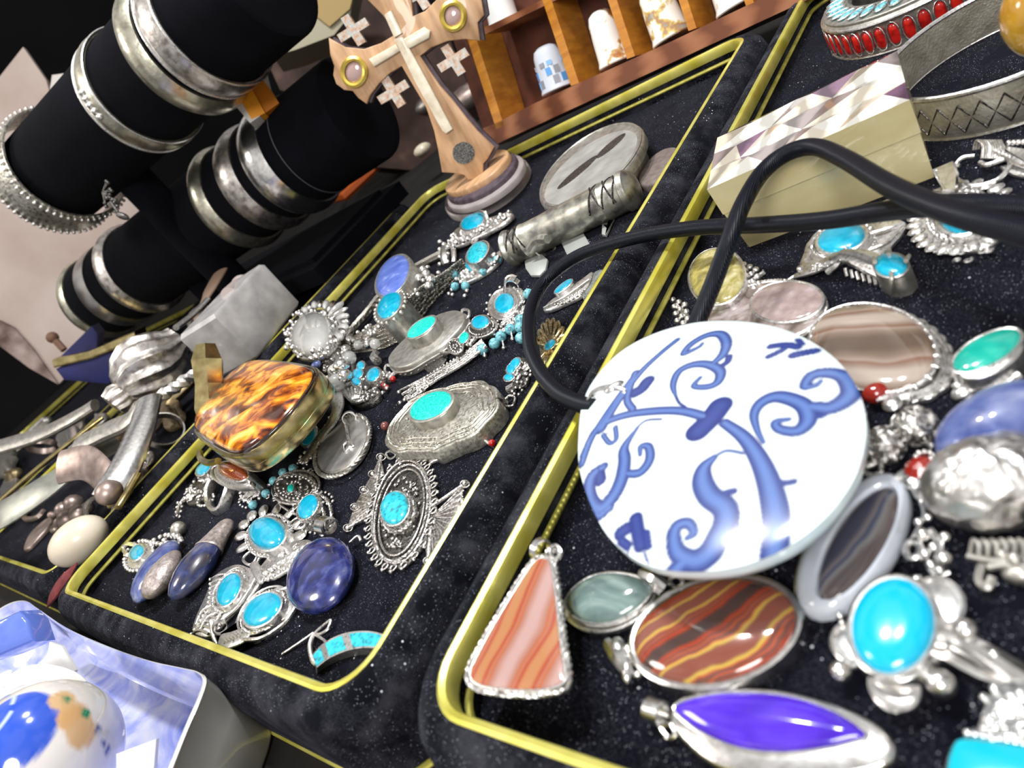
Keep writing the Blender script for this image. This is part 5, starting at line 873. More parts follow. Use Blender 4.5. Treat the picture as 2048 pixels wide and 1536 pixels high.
# re-parent the board as a part of the stand
M_ = t.o.matrix_world.inverted() @ X.o.matrix_world
bd = [c_ for c_ in X.o.children]
root = ob2; 
for c_ in bd: c_.parent = t.o; c_.matrix_local = M_
bpy.data.objects.remove(X.o)
for c_ in bd:
    if c_ is not ob2 and c_ is not ob1: c_.parent = ob2; c_.matrix_local = Matrix.Identity(4)
# ---------------- wooden rack with thimbles
import math as _m
L = _m.radians(20); t = It('thimble_rack', 'reddish wooden compartment rack leaning behind the middle tray, filled with thimbles', 'rack', 0, 0, n=(0, -_m.cos(L), _m.sin(L)), pos=PZ(1345, 126, TR + .12))
k = t.k; MAH = mat('red_brown_wood', rough=.45, coat=.2, tex='WAVE', scale=.35, stretch=(.4, 2, 2), dist=4, ramp=[(.2, (.15, .045, .018)), (.6, (.24, .085, .035)), (1, (.32, .13, .06))]); ORW = mat('orange_lacquered_wood', rough=.3, coat=.5, tex='NOISE', scale=1, stretch=(.5, 3, 1), ramp=[(.3, (.4, .14, .02)), (.7, (.62, .26, .03))])
def rk(name, q, h0, h1, mt, lab=None): m = MB(); m.slab(ccw(t.out(('p', *q), h1)), h0 * k, h1 * k, 0); return t.part(name, m, mt, lab)
rk('bottom_rail', [(975, 298), (1010, 280), (1340, 127), (1640, -12), (1640, -60), (1590, -34), (1500, 8), (1340, 84), (1070, 206), (1000, 242), (960, 260)], -100, 0, MAH)
rk('back_panel', [(975, 285), (1640, -20), (1500, -300), (860, -60)], -112, -100, mat('dark_red_wood', rough=.6, tex='NOISE', scale=1, ramp=[(.3, (.05, .015, .008)), (.7, (.12, .035, .018))]))
for a, b in (((1000, 258), (938, 62)), ((1150, 172), (1086, -20)), ((1262, 118), (1204, -60)), ((1385, 62), (1330, -110)), ((1500, 12), (1440, -170))):
    rk('divider', [(a[0] - 8, a[1]), (a[0] + 8, a[1] - 6), (b[0] + 8, b[1] - 6), (b[0] - 8, b[1])], -99, 0, ORW)
rk('shelf', [(968, 70), (1100, 6), (1400, -135), (1396, -146), (1096, -6), (964, 58)], -98, -1, MAH)
def thimble(label, b, tp, r, cols, dep=-42, kind='thimble'):
    A, B = PZ(0, 0, 0), None; A3 = t.M @ Vector(t.u3(*b, dep)); B3 = t.M @ Vector(t.u3(*tp, dep)); q = It('thimble', label, 'thimble', 0, 0, n=(B3 - A3), pos=A3, group=None)
    Ln = (B3 - A3).length; kk = k; m = MB(); n_ = 30
    prof = [(r * kk, 0), (r * 1.05 * kk, .02 * Ln), (r * 1.02 * kk, .06 * Ln), (r * .96 * kk, .12 * Ln), (r * .9 * kk, .5 * Ln), (r * .82 * kk, .8 * Ln), (r * .7 * kk, .93 * Ln), (r * .45 * kk, .99 * Ln), (r * .1 * kk, Ln)]
    m.loft([[(p * math.cos(2 * PI * i / n_), p * math.sin(2 * PI * i / n_), z) for i in range(n_)] for p, z in prof]); q.part('cup', m, cols); return q, Ln, r * kk
WPO = mat('white_porcelain', rough=.15, coat=.8, tex='NOISE', scale=1.1, detail=3, ramp=[(.57, (.86, .84, .8)), (.6, (.62, .42, .2)), (.64, (.45, .16, .06)), (.7, (.3, .3, .12))])
q, Ln, r = thimble('pale blue and grey thimble with tiny painted window pattern in the lower left compartment', (1118, 180), (1088, 92), 40, mat('grey_white_glaze', rough=.3, coat=.5, col=(.6, .63, .7)))
for j_, (z0, z1) in enumerate(((.12, .3), (.34, .5), (.54, .64))):
    for i in range(12):
        a = i * PI / 6 + j_ * .2; m = MB(); f_ = .97 - z0 * .12
        m.loft([[tuple(Vector((math.cos(b), math.sin(b), 0)) * r * (f_ + o_) + Vector((0, 0, z * Ln))) for b, z in ((a, z0), (a + .34, z0), (a + .34, z1), (a, z1))] for o_ in (-.02, .03)]); q.part('painted_pane', m, mat('blue_pane' if i % 2 else 'grey_pane', col=(.12, .36, .75) if i % 2 else (.32, .33, .38), rough=.3)) if (i + j_) % 3 else None
thimble('white porcelain thimble with brown floral painting and gilt foot, centre compartment', (1232, 128), (1196, 22), 36, WPO)
thimble('white porcelain thimble with large gold brown flowers, next to the plain one', (1345, 78), (1300, -30), 40, mat('floral_porcelain', rough=.2, coat=.8, tex='NOISE', scale=1.6, detail=4, ramp=[(.5, (.86, .84, .78)), (.55, (.66, .5, .18)), (.62, (.4, .22, .1)), (.7, (.3, .33, .3))]))
thimble('white thimble in the upper compartment, cut by the picture top', (1010, 50), (985, -40), 38, mat('plain_white_glaze', rough=.2, coat=.8, col=(.85, .84, .83)))
thimble('white thimble at the right end of the rack', (1480, 14), (1440, -90), 44, WPO)
# ================================================================ bracelet stand
VB = VELB
def bar(A, B, r, name, label, bands):
    ax = (B - A); L_ = ax.length; t = It(name, label, 'display stand', 0, 0, n=ax, pos=A); n_ = 48
    m = MB(); m.loft([[(p * math.cos(2 * PI * i / n_), p * math.sin(2 * PI * i / n_), z) for i in range(n_)] for p, z in ((r * .9, 0), (r * .98, .1), (r, .3), (r, L_ - .3), (r * .98, L_ - .1), (r * .9, L_))]); t.part('padded_bar', m, VB)
    return t, L_
A2, B2 = PD(196, 602, 58.5), PD(724, 214, 41); A1, B1 = PD(96, 365, 48), PD(530, -60, 33.5)
S2, L2 = bar(A2, B2, 3.18, 'bracelet_stand', 'black velvet stand with two slanting padded bars carrying silver bangles and a cuff', 0)
S1, L1 = bar(A1, B1, 3.2, 'tmp', None, 0)
for c_ in list(S1.o.children): mw = S2.o.matrix_world.inverted() @ S1.o.matrix_world; c_.parent = S2.o; c_.matrix_local = mw
bpy.data.objects.remove(S1.o)
def post(S_, Pm, nm, r_, zt=.0):
    m = MB(); a = S_.w(Pm); b = S_.w(Vector((Pm.x, Pm.y, zt))); m.tube([a, b], r_, False, 20); S_.part(nm, m, VB)
pm2 = A2.lerp(B2, .36); pm1 = A1.lerp(B1, .5)
post(S2, pm2, 'post', 1.4, 3.3); post(S2, A1.lerp(B1, .25) + Vector((0, .5, 0)), 'post', 1.2, 3.3)
m = MB(); Mi = S2.M.inverted(); m.box(Mi @ Matrix.Translation((-49.5, 27.4, 2.95)), (25, 9.5, 1.05)); m.box(Mi @ Matrix.Translation((-49.5, 27.4, 3.6)), (23, 7.5, .4)); S2.part('base_plate', m, VB)
m = MB(); m.tube([tuple(Vector((3.21 * math.cos(a * PI / 24), 3.21 * math.sin(a * PI / 24), L2 - 4.5))) for a in range(48)], .03, True, 6); S2.part('seam_piping', m, mat('grey_piping', rough=.6, col=(.08, .085, .1)))
def onbar(A, B, px, r, w, name, label, mt, tilt=(0, 0), bulge=.12, th=.12, a0=0, a1=2 * PI, off_=0, extra=None):
    r *= 1.165; w *= 1.17; bulge *= 1.15; off_ *= 1.15
    # t along bar from picture position of the band's centre
    best = min((i / 400 for i in range(401)), key=lambda f: (lambda c: (c[0] - px[0]) ** 2 + (c[1] - px[1]) ** 2)(proj(A.lerp(B, f))))
    c = A.lerp(B, best); ax = (B - A).normalized(); n = (ax + Vector((tilt[0], tilt[1], 0)) * .1).normalized(); t = It(name, label, 'bracelet', 0, 0, n=n, pos=c, group='bangles on the velvet bars')
    m = MB(); m.hoop((0, 0, 0), (0, 0, 1), r + off_, w, th, a0, a1, 72, bulge); t.part('band', m, mt)
    if extra: extra(t, r + off_ + th + bulge, w)
    return t
def proj(P_):
    d = P_ - O0; c = XC * d.x + YC * d.y + ZC * d.z; return (c.x / c.z * F + 1024, c.y / c.z * F + 768)
BS = mat('carved_bangle_silver', rough=.36, metal=1, tex='NOISE', scale=2.2, detail=4, ramp=[(.32, (.3, .27, .25)), (.5, (.66, .62, .58)), (.7, (.85, .83, .8))], bump=.5, bscale=4); BY = mat('yellowish_bangle_silver', rough=.32, metal=.95, tex='NOISE', scale=2, ramp=[(.3, (.36, .34, .26)), (.65, (.68, .66, .54))], bump=.3, bscale=5)
def edges(t, r, w):
    for z in (-w / 2, w / 2): m = MB(); m.tube([(( r - .1) * math.cos(a * PI / 30), (r - .1) * math.sin(a * PI / 30), z) for a in range(60)], .07, True, 6); t.part('edge_bead', m, SIL)
def beadrow(t, r, w):
    m = MB()
    for s_ in (-1, 1):
        for i in range(60): a = i * PI / 30; m.ball((r * math.cos(a), r * math.sin(a), s_ * w * .4), .13, nu=8, nv=5)
    t.part('bead_rows', m, SIL); 
    m = MB(); m.ball((-r * .98, 0, 0), .3, (1, 1, 1.3)); t.part('clasp_stud', m, SIL)
onbar(A2, B2, (208, 596), 2.74, .9, 'silver_bangle', 'olive tinted bangle at the very tip of the lower bar', BY)
onbar(A2, B2, (243, 566), 2.74, 1.3, 'silver_bangle', 'plain grey bangle second from the tip of the lower bar', mat('plain_grey_bangle', rough=.3, metal=1, tex='NOISE', scale=1, ramp=[(.3, (.34, .32, .31)), (.7, (.56, .54, .52))]), bulge=.05)
onbar(A2, B2, (285, 535), 2.74, 1.25, 'silver_bangle', 'smooth domed bangle third from the tip of the lower bar', BS, bulge=.25)
onbar(A2, B2, (478, 392), 2.74, 1.2, 'silver_bangle', 'carved bangle in the middle of the lower bar, apart from its neighbours', BY, bulge=.25)
onbar(A2, B2, (532, 352), 2.74, 1.45, 'silver_bangle', 'chased floral bangle fifth along the lower bar', BS, bulge=.2)
onbar(A2, B2, (585, 315), 2.76, 1.6, 'silver_bangle', 'brightest and widest engraved bangle, nearest on the lower bar', SILB, bulge=.25)
onbar(A1, B1, (122, 345), 2.95, 2.4, 'silver_cuff', 'broad filigree cuff with a hanging tassel at the tip of the upper bar', mat('filigree_cuff_silver', rough=.35, metal=1, tex='VORONOI', scale=4, ramp=[(.1, (.14, .13, .11)), (.4, (.6, .58, .5)), (.8, (.8, .78, .7))], bump=1, bscale=7), off_=.12, extra=beadrow)
onbar(A1, B1, (282, 180), 2.77, 1.05, 'silver_bangle', 'thin bangle with a raised knot halfway along the upper bar', BY, tilt=(1, 0), extra=lambda t, r, w: (edges(t, r, w), [t.mb.ball((r * math.cos(a), r * math.sin(a), 0), .2) for a in (-.3, -.2, -.1, 0, .1)], t.done(SIL, 'knot'), [t.mb.ball((r * math.cos(a), r * math.sin(a), 0), .2) for a in (2.3, 2.4)], t.done(SIL, 'knot'))[-1])
onbar(A1, B1, (372, 92), 2.77, 1.3, 'silver_bangle', 'yellowish domed bangle just below the topmost one', BY, bulge=.3)
onbar(A1, B1, (410, 52), 2.8, 1.2, 'silver_bangle', 'topmost bangle with engraved wavy pattern cut by the picture top', BS, extra=edges)
t = It('silver_tassel', 'little dark silver tassel of leaf drops hanging from the filigree cuff', 'tassel', 0, 0, n=(.6, -.7, .3), pos=PD(228, 395, 40))
for i in range(14): g = random.Random(i); x, y = 214 + g.uniform(-8, 22), 385 + g.uniform(-28, 30); t.bl(x, y, 4, 0); t.ln([(205, 385, 0), (x, y, 0)], 1.6, sm=False)
t.mb.ball(t.u3(245, 432, 0), t.k, (15, 7, 7), math.radians(-40)); t.ln([(222, 405, 0), (236, 424, 0)], 3); t.done(OXD, 'drops')
# ================================================================ far background on the left
CAMN = tuple(c2w(Vector((0, 0, -1)))); HN = Vector((CAMN[0], CAMN[1], 0)).normalized()
def board(name, label, cat_, q, dep, ctr, mt, th=.4, extra=None, n=None):
    t = It(name, label, cat_, 0, 0, n=n or (HN.x, HN.y, .25), pos=PD(*ctr, dep)); m = MB(); m.slab(ccw(t.out(('p', *q), 0)), -th, 0, 0); t.part('panel', m, mt)
    if extra:
        for nm, q2, mt2, h in extra: m = MB(); m.slab(ccw(t.out(('p', *q2), 1)), -.02, h, 0); t.part(nm, m, mt2)
    return t
PAP = mat('pinkish_cardboard', rough=.85, tex='NOISE', scale=.12, detail=4, ramp=[(.35, (.40, .31, .27)), (.65, (.52, .44, .40))], bump=.05, bscale=1)
ORB = mat('orange_strip', rough=.6, col=(.5, .12, .03)); WHI = mat('white_card', rough=.7, col=(.6, .57, .53))
board('cardboard_sheet', 'large pinkish beige cardboard sheet standing behind the bracelet bars at left', 'cardboard', [(-250, 470), (46, 94), (92, 160), (104, 200), (150, 300), (262, 312), (352, 418), (300, 560), (190, 690), (118, 768), (60, 720), (0, 655), (-250, 600)], 66, (100, 560), PAP, .5, [('orange_border', [(262, 312), (275, 308), (352, 412), (342, 424)], ORB, .3), ('torn_brown_edge', [(0, 640), (30, 655), (70, 700), (118, 768), (60, 735), (0, 690)], mat('torn_brown_paper', rough=.9, tex='NOISE', scale=.5, detail=5, ramp=[(.35, (.1, .06, .05)), (.7, (.42, .33, .3))]), .25)])
board('small_orange_carton', 'small white and orange carton end peeking out behind the upper bar at left', 'carton', [(104, 150), (140, 145), (165, 185), (110, 215), (98, 190)], 62, (130, 180), WHI, 1.5, [('orange_face', [(122, 170), (146, 150), (160, 182), (112, 206)], mat('rust_orange', rough=.6, col=(.32, .09, .04)), .2)])
t = It('orange_white_box', 'small bright orange and white box between the two bracelet bars', 'box', 0, 0, n=(HN.x, HN.y, .4), pos=PD(490, 160, 40)); k = t.k
for nm, q, mt, h0, h1 in (('white_side', ('p', (432, 165), (455, 150), (520, 232), (500, 246)), WHI, -50, -1), ('orange_front', ('p', (452, 152), (478, 132), (530, 226), (503, 238)), mat('bright_orange', rough=.5, col=(.8, .3, .01)), -50, 0), ('orange_side', ('p', (478, 132), (492, 110), (558, 206), (530, 226)), mat('deep_orange', rough=.5, col=(.55, .17, .005)), -50, -6)): m = MB(); m.slab(ccw(t.out(q, h1)), h0 * k, h1 * k); t.part(nm, m, mt)
m = MB(); m.box(Matrix.Translation(t.u3(512, 185, -40)), (1.6, 2.0, 1.0)); t.part('box_core', m, WHI)
board('beige_carton', 'beige carton with an ochre band, blurred behind the cross', 'carton', [(520, 68), (580, 10), (620, -60), (720, -60), (700, 30), (668, 70), (590, 100), (545, 112)], 58, (590, 60), mat('beige_carton_board', rough=.8, col=(.38, .35, .25)), 5, [('ochre_band', [(590, 0), (625, -60), (720, -60), (700, 20), (660, 55)], mat('ochre_paper', rough=.7, col=(.36, .25, .1)), .3)])
board('dark_wood_crate', 'dark reddish brown wooden crate side far behind the bars', 'crate', [(480, 30), (560, -60), (640, -90), (760, -40), (900, 80), (960, 230), (900, 330), (820, 340), (700, 330), (640, 200), (560, 180), (520, 90)], 68, (700, 200), mat('dark_brown_crate', rough=.7, tex='NOISE', scale=.4, detail=5, ramp=[(.35, (.02, .009, .006)), (.6, (.06, .026, .018)), (.75, (.12, .07, .05))]), 4)
t = It('orange_plastic_clip', 'orange brown plastic frame lying left of the cross foot', 'frame', 700, 380, 1.0)
t.ln([(660, 398, 20), (668, 372, 24), (745, 318, 24), (775, 298, 24), (775, 312, 22), (690, 392, 18)], 9, closed=True, sm=False); t.done(mat('orange_plastic', rough=.35, col=(.42, .08, .01)), 'frame')
SCR = [mat('old_brass_scrap', rough=.4, metal=.8, tex='NOISE', scale=2, ramp=[(.3, (.15, .11, .06)), (.7, (.45, .36, .2))]), PEW, SIL, mat('rosy_old_silver', rough=.4, metal=.75, tex='NOISE', scale=1.5, ramp=[(.3, (.24, .18, .16)), (.7, (.5, .4, .36))])]
# objects beside / behind the cross: dim old things
for x, y, a, b, z, lab, mt in ((845, 300, 20, 15, 3, 'pale blurred shell lump left of the cross foot', BON), (858, 205, 34, 20, 4, 'dull silver scrap seen right of the cross stem', SCR[1]), (935, 195, 48, 30, 2.5, 'brownish scrap behind the cross, right of its stem', SCR[3]), (830, 250, 46, 36, 2.5, 'dim brown lump in the shade behind the cross stem', SCR[0])):
    t = It('trinket', lab, 'trinket', x, y + 25, z - 1.2 if z > 2.5 else 1.3); t.mb.ball(t.u3(x, y, 20), t.k, (a, b, b * .8), .6, 12, 8); t.done(mt, 'body')
# ================================================================ left: glass bottle, crystals, brass
t = It('glass_perfume_bottle', 'square frosted glass bottle with a small round stopper', 'bottle', 0, 0, pos=(-38.6, 18.4, TR + .12))
def wp(x, y, z): return tuple(t.w(Vector((x, y, z))))
z0, z1 = TR + .12, TR + 3.3; b_ = [(-36.5, 15.9), (-38.1, 21.0), (-41.2, 20.0), (-39.6, 14.9)]
cx = sum(p[0] for p in b_) / 4; cy = sum(p[1] for p in b_) / 4; S_ = lambda f, z: [wp(cx + (x - cx) * f, cy + (y - cy) * f, z) for x, y in b_]
m = MB(); m.loft([S_(.94, z0), S_(1, z0 + .15), S_(1, z1 - .2), S_(.93, z1)]); t.part('glass_body', m, FRO)
m = MB(); m.loft([S_(.6, z0 + .5), S_(.7, z0 + .6), S_(.7, z1 - .9), S_(.55, z1 - .7)]); t.part('inner_chamber', m, mat('milky_glass', rough=.3, col=(.5, .48, .47)))
tp = t.w(PD(482, 568, 43)); m = MB(); m.tube([tuple(t.w(Vector((cx + .4, cy + .3, z1 - .1)))), tuple(tp)], .45, False, 16); m.ball(tp, .62, (1, 1, .85), 0, 16, 10); t.part('stopper', m, mat('pinkish_glass', rough=.3, trans=.2, col=(.55, .46, .44)))
t = It('crystal_flower_brooch', 'flower of clear glass and silver petals around a glass oval, behind the amber topped box', 'brooch', 650, 700, TR + .1)
k = t.k; CLR = mat('clear_crystal', rough=.06, trans=.6, coat=1, col=(.82, .82, .8)); m = MB(); m.dome(t.ell(622, 665, 46, 32, -50, 24), 10 * k, 20 * k, 46 * k); t.part('glass_oval', m, CLR)
for i in range(15):
    a = -2.6 + i * .25; x, y = 642 + 46 * math.cos(a), 648 + 40 * math.sin(a); c_, o_ = t.u3(x, y, 26), t.u3(642, 648, 26); m = MB(); m.ball(c_, k, (24, 8, 8), math.atan2(c_[1] - o_[1], c_[0] - o_[0])); t.part('glass_petal', m, CLR if i % 2 else SILB)
g = random.Random(21)
for i in range(70): a = g.random() * 6.28; f = g.uniform(.75, 1.15); t.bl(622 + 52 * f * math.cos(a), 668 + 44 * f * math.sin(a), g.uniform(3.5, 6), g.uniform(8, 30))
t.base((628, 668, 56, 44, -45), 0, 9, 3); t.done(SIL)
t = It('crystal_chain', 'tangle of glass beads and silver links running down beside the amber topped box', 'chain', 680, 735, FL + .1)
for i, (x, y, r) in enumerate(((655, 700, 16), (672, 712, 12), (692, 700, 11), (698, 716, 14), (684, 735, 17), (668, 742, 12), (690, 752, 13), (674, 765, 16), (672, 690, 12), (716, 690, 9), (735, 688, 9), (750, 688, 10), (700, 680, 10))): 
    m = MB(); m.ball(t.u3(x, y, 30), r * t.k, nu=16, nv=10); t.part('bead', m, CLR if i % 2 else SILB)
for i in range(60): t.bl(g.uniform(648, 690), g.uniform(690, 770), g.uniform(2.6, 4.6), g.uniform(20, 44))
t.fol([(645, 690), (690, 700), (700, 740), (680, 780), (655, 740)], 24, 20, 3, (6, 10), 2); t.base([(645, 690), (690, 690), (705, 740), (680, 785), (655, 750)], 0, 14, 3); t.done(SIL); m = MB(); m.ball(t.u3(632, 730, 46), t.k, (12, 9, 7), .5); t.part('blue_bead', m, LAPP)
t = It('faceted_brass_block', 'faceted brass block standing upright behind the amber topped box', 'block', 0, 0, pos=PZ(425, 862, TR + .15))
k = t.k; A, B = Vector(t.u3(425, 850, 0)), t.w(PD(412, 690, -(-(Vector(t.p) - O0).dot(c2w(Vector((0, 0, -1)))) ) if 0 else t.k * F + 1.2)); m = MB(); spin(m, A, B - A, [(0, .6), (.2, .8), (.5, .68), (.8, .78), (1.0, .5), (1.01, .03)], 1, 6); t.part('block', m, BRA, flat=True)
# ================================================================ left tray heap
t = It('fluted_silver_box', 'bulbous fluted silver box with tapered ends, largest thing in the left tray', 'box', 0, 0, pos=PZ(300, 770, 3.2)); k = t.k
A, B = t.w(PD(222, 812, 39)), t.w(PD(362, 672, 41)); d = B - A; n_ = 60; t_ = d.normalized(); N = (Vector((0, 0, 1)) - t_ * t_.z).normalized(); Bv = t_.cross(N); m = MB()
m.loft([[tuple(A + d * z + (N * math.cos(2 * PI * i / n_ + z * 1.2) + Bv * math.sin(2 * PI * i / n_ + z * 1.2)) * r * (1 + .07 * math.cos(2 * PI * i / n_ * 12) * min(1, r))) for i in range(n_)] for z, r in ((0, .1), (.02, .7), (.12, .85), (.18, .75), (.22, 1.1), (.35, 1.65), (.5, 1.9), (.65, 1.8), (.8, 1.35), (.9, .9), (.97, .8), (1, .1))]); t.part('fluted_body', m, BS)
t = It('twisted_silver_rod', 'thick twisted silver rope bangle below the fluted box', 'bangle', 0, 0, pos=PZ(330, 800, 3)); t.mb.rope([t.w(PD(x, y, dd)) for x, y, dd in ((292, 812, 37), (330, 788, 37.5), (375, 758, 38), (400, 745, 38.5))], .34, False, 1.0); t.done(SIL, 'rod')
def strap(name, label, cat_, P_, w, th, mt, up=(0, 0, 1), z=None, group=None):
    c = PD(*P_[len(P_) // 2]); t = It(name, label, cat_, 0, 0, pos=c, group=group); m = MB(); pts = cat([tuple(t.w(PD(*p))) for p in P_], 8, False); m.tube(pts, w, False, 14, flat=th, up=up); t.part('strap', m, mt); return t
strap('silver_cuff', 'bright broad silver cuff end, standing out white in the left tray', 'cuff', [(298, 800, 37), (285, 850, 35.5), (262, 910, 34), (238, 960, 33), (215, 1000, 32.5)], .75, .45, SILB, up=(.6, -.5, .3))
t = It('round_silver_knob', 'round silver knob at the lower end of the bright cuff', 'knob', 0, 0, pos=PD(218, 985, 32)); t.mb.ball((0, 0, 0), .62, (1, 1, .9), 0, 18, 12); t.done(SCR[3], 'knob')
strap('flat_grey_cuff', 'long flat grey bracelet with pointed teeth, lying near the left edge', 'bracelet', [(-30, 1045, 38), (20, 1020, 37), (90, 975, 37), (160, 925, 38), (235, 880, 39)], .95, .2, mat('grey_flat_metal', rough=.4, metal=.7, tex='NOISE', scale=1, ramp=[(.3, (.26, .27, .24)), (.7, (.5, .5, .44))]), up=(.3, -.3, .9))
for i, (x, y, lab) in enumerate(((178, 905, 'upper pink silver tooth of the spread bracelet'), (135, 955, 'lower pink silver tooth of the spread bracelet'))):
    pass
strap('rosy_silver_band', 'curved pinkish silver band crossing behind the bright cuff', 'band', [(120, 935, 36), (170, 925, 35.5), (205, 950, 34), (228, 985, 33)], .9, .25, SCR[3], up=(0, -.6, .8))
strap('olive_silver_band', 'olive grey band curving at the far left edge', 'band', [(-40, 905, 46), (30, 885, 45), (90, 865, 44), (150, 835, 43), (190, 810, 43)], .8, .4, PEW)
strap('old_silver_strip', 'narrow pale strip behind the flat grey bracelet', 'strip', [(-30, 1030, 39), (60, 950, 40), (140, 885, 41), (205, 835, 42)], .25, .6, BRA)
strap('dull_leaf_strip', 'dull brown silver leaf strip above the bright cuff', 'strip', [(160, 890, 38), (220, 860, 38), (262, 840, 38), (282, 812, 38)], 1.0, .4, PEW)
strap('gold_hair_slide', 'thin golden slide beside the tray rim under the bright cuff', 'slide', [(236, 1015, 31), (252, 990, 31.5), (275, 950, 32.5)], .22, .7, BRA)
strap('silver_spoon_handle', 'pale spoon like handles above the fluted box', 'handle', [(352, 655, 42), (385, 630, 43), (415, 600, 44)], .35, .5, SIL)
strap('brown_leather_tag', 'brown tag beside the glass bottle', 'tag', [(392, 640, 45), (415, 590, 45), (440, 545, 46)], .9, .2, mat('brown_tag_leather', rough=.6, col=(.2, .13, .09)))
t = It('cream_egg', 'smooth cream coloured stone egg in the corner of the left tray', 'egg', 155, 1110); t.mb.ball(t.w(PD(157, 1082, 31.2)), .1, (14.0, 10.0, 9.5), math.radians(50), 28, 18); t.done(mat('cream_stone', rough=.35, coat=.3, tex='NOISE', scale=.6, ramp=[(.3, (.66, .56, .42)), (.7, (.74, .66, .54))]), 'egg')
t = It('silver_skull_charm', 'lumpy pinkish silver charm just above the cream egg', 'charm', 145, 1050); g = random.Random(3)
for x, y, r in ((128, 1020, 18), (148, 1008, 20), (160, 1028, 20), (138, 1038, 22), (120, 1045, 12), (112, 1058, 11), (165, 1045, 14), (176, 1015, 12), (110, 1030, 8)): t.bl(x, y, r, 22)
t.done(SCR[3], 'body')
t = It('leaf_dangle', 'slim brown silver leaf on the velvet left of the cream egg', 'dangle', 75, 1070); t.base([(46, 1095), (58, 1068), (85, 1042), (100, 1034), (98, 1048), (75, 1075), (52, 1098)], 2, 10, 3); t.bl(103, 1030, 8, 8); t.ln([(48, 1025, 8), (52, 1038, 8), (75, 1035, 10), (88, 1022, 10)], 6); t.done(SCR[3], 'leaf')
t = It('dark_silver_ring', 'dark hollow silver ring above the cream egg, against the tray rim', 'ring', 205, 1020); t.bail(200, 1018, 22, 22, 24, 1, .2, 4); t.done(OX, 'ring')
heap = [(250, 895, 'by the tray rim, right of the bright cuff'), (215, 850, 'just left of the bright cuff top'), (150, 870, 'above the spread bracelet teeth'), (100, 905, 'behind the long flat cuff, left half'), (40, 960, 'at the far left under the olive band'), (20, 935, 'cut by the left picture edge'), (300, 870, 'tucked right behind the bright cuff'), (325, 855, 'between the bright cuff and the brass box'), (345, 830, 'left of the faceted brass block'), (350, 880, 'against the rim left of the amber topped box'), (310, 930, 'on the tray rim side, below the amber topped box level'), (280, 950, 'beside the thin golden slide'), (235, 925, 'under the middle of the bright cuff'), (80, 880, 'below the olive band'), (30, 990, 'beneath the narrow pale strip'), (330, 800, 'under the twisted rope bangle'), (375, 790, 'right of the twisted rope bangle end'), (410, 690, 'between the fluted box and the glass bottle'), (440, 665, 'at the foot of the glass bottle')]
g = random.Random(17); KN = ('ring of old', 'knobbed lump of old', 'flower shaped piece of old'); MN = ('brassy metal', 'grey pewter', 'silver', 'rosy silver')
for i, (x, y, pl) in enumerate(heap):
    t = It('old_trinket', KN[i % 3] + ' ' + MN[i % 4] + ' ' + pl, 'trinket', x, y, FL + .5, group='old silver heaped in the left tray'); mt = SCR[i % 4]; k = t.k; a = g.random() * 3; r = g.uniform(22, 38)
    kd = i % 3
    if kd == 0: t.mb.hoop((0, 0, r * k * .8), (math.cos(a), math.sin(a), .6), r * k, r * .5 * k, 3 * k, n=24)
    elif kd == 1: t.mb.ball((0, 0, 14 * k), k, (r * 1.2, r * .6, 12), a, 14, 8); t.mb.ball((r * k * math.cos(a), r * k * math.sin(a), 16 * k), k * 10); t.mb.tube([(r * k * math.cos(a) * f, r * k * math.sin(a) * f, 26 * k) for f in (-1, 0, 1)], 3 * k)
    else: t.mb.slab(scal(ccw(t.ell(x, y, r, r * .6, a * 50)), 7, 6 * k), 6 * k, 16 * k, 4 * k); t.mb.dome(ccw(t.ell(x, y, r * .5, r * .3, a * 50, 16)), 14 * k, 18 * k, 30 * k)
    t.done(mt, 'body')
# blue box with gold band
t = It('blue_gift_box', 'dark blue velvet box with a gold band, half open in the far left tray', 'box', 0, 0, n=(HN.x, HN.y, .15), pos=PD(190, 745, 52)); k = t.k
BLU = mat('dark_blue_velvet', rough=.7, sheen=.2, tex='NOISE', scale=.5, ramp=[(.3, (.006, .006, .06)), (.7, (.012, .014, .11))])
for nm, q, mt, h0, h1 in (('box_body', ('p', (112, 738), (272, 690), (268, 735), (215, 768), (128, 760)), BLU, -70, 0), ('open_lid', ('p', (122, 712), (183, 652), (196, 668), (192, 705), (130, 728)), BLU, -60, -20), ('gold_band', ('p', (104, 720), (180, 702), (268, 664), (272, 682), (185, 718), (108, 736)), BRA, -72, 3)): m = MB(); m.slab(ccw(t.out(q, h1)), h0 * k, h1 * k, 1 * k); t.part(nm, m, mt)
t = It('wooden_peg', 'little brown wooden peg leaning against the cardboard above the blue box', 'peg', 0, 0, pos=PD(105, 675, 60)); t.mb.ball((0, 0, 0), .5, (1, 1, 1)); t.mb.tube([(0, 0, 0), tuple(t.w(PD(128, 700, 60)))], .3); t.done(mat('brown_peg', rough=.6, col=(.16, .08, .05)), 'peg')
t = It('red_ribbon_tab', 'frayed red ribbon squeezed between the left and middle trays', 'ribbon', 0, 0, pos=PZ(125, 1160, 2.2)); t.mb.tube([tuple(t.w(PZ(x, y, z))) for x, y, z in ((152, 1128, 2.45), (135, 1150, 2.5), (116, 1176, 2.3), (104, 1194, 1.9), (98, 1206, 1.4))], [.12, .3, .38, .35, .2], False, 10, flat=.35, up=(.3, -.4, 1)); t.done(mat('red_ribbon', rough=.7, tex='NOISE', scale=3, ramp=[(.3, (.08, .008, .01)), (.7, (.2, .03, .035))]), 'ribbon')
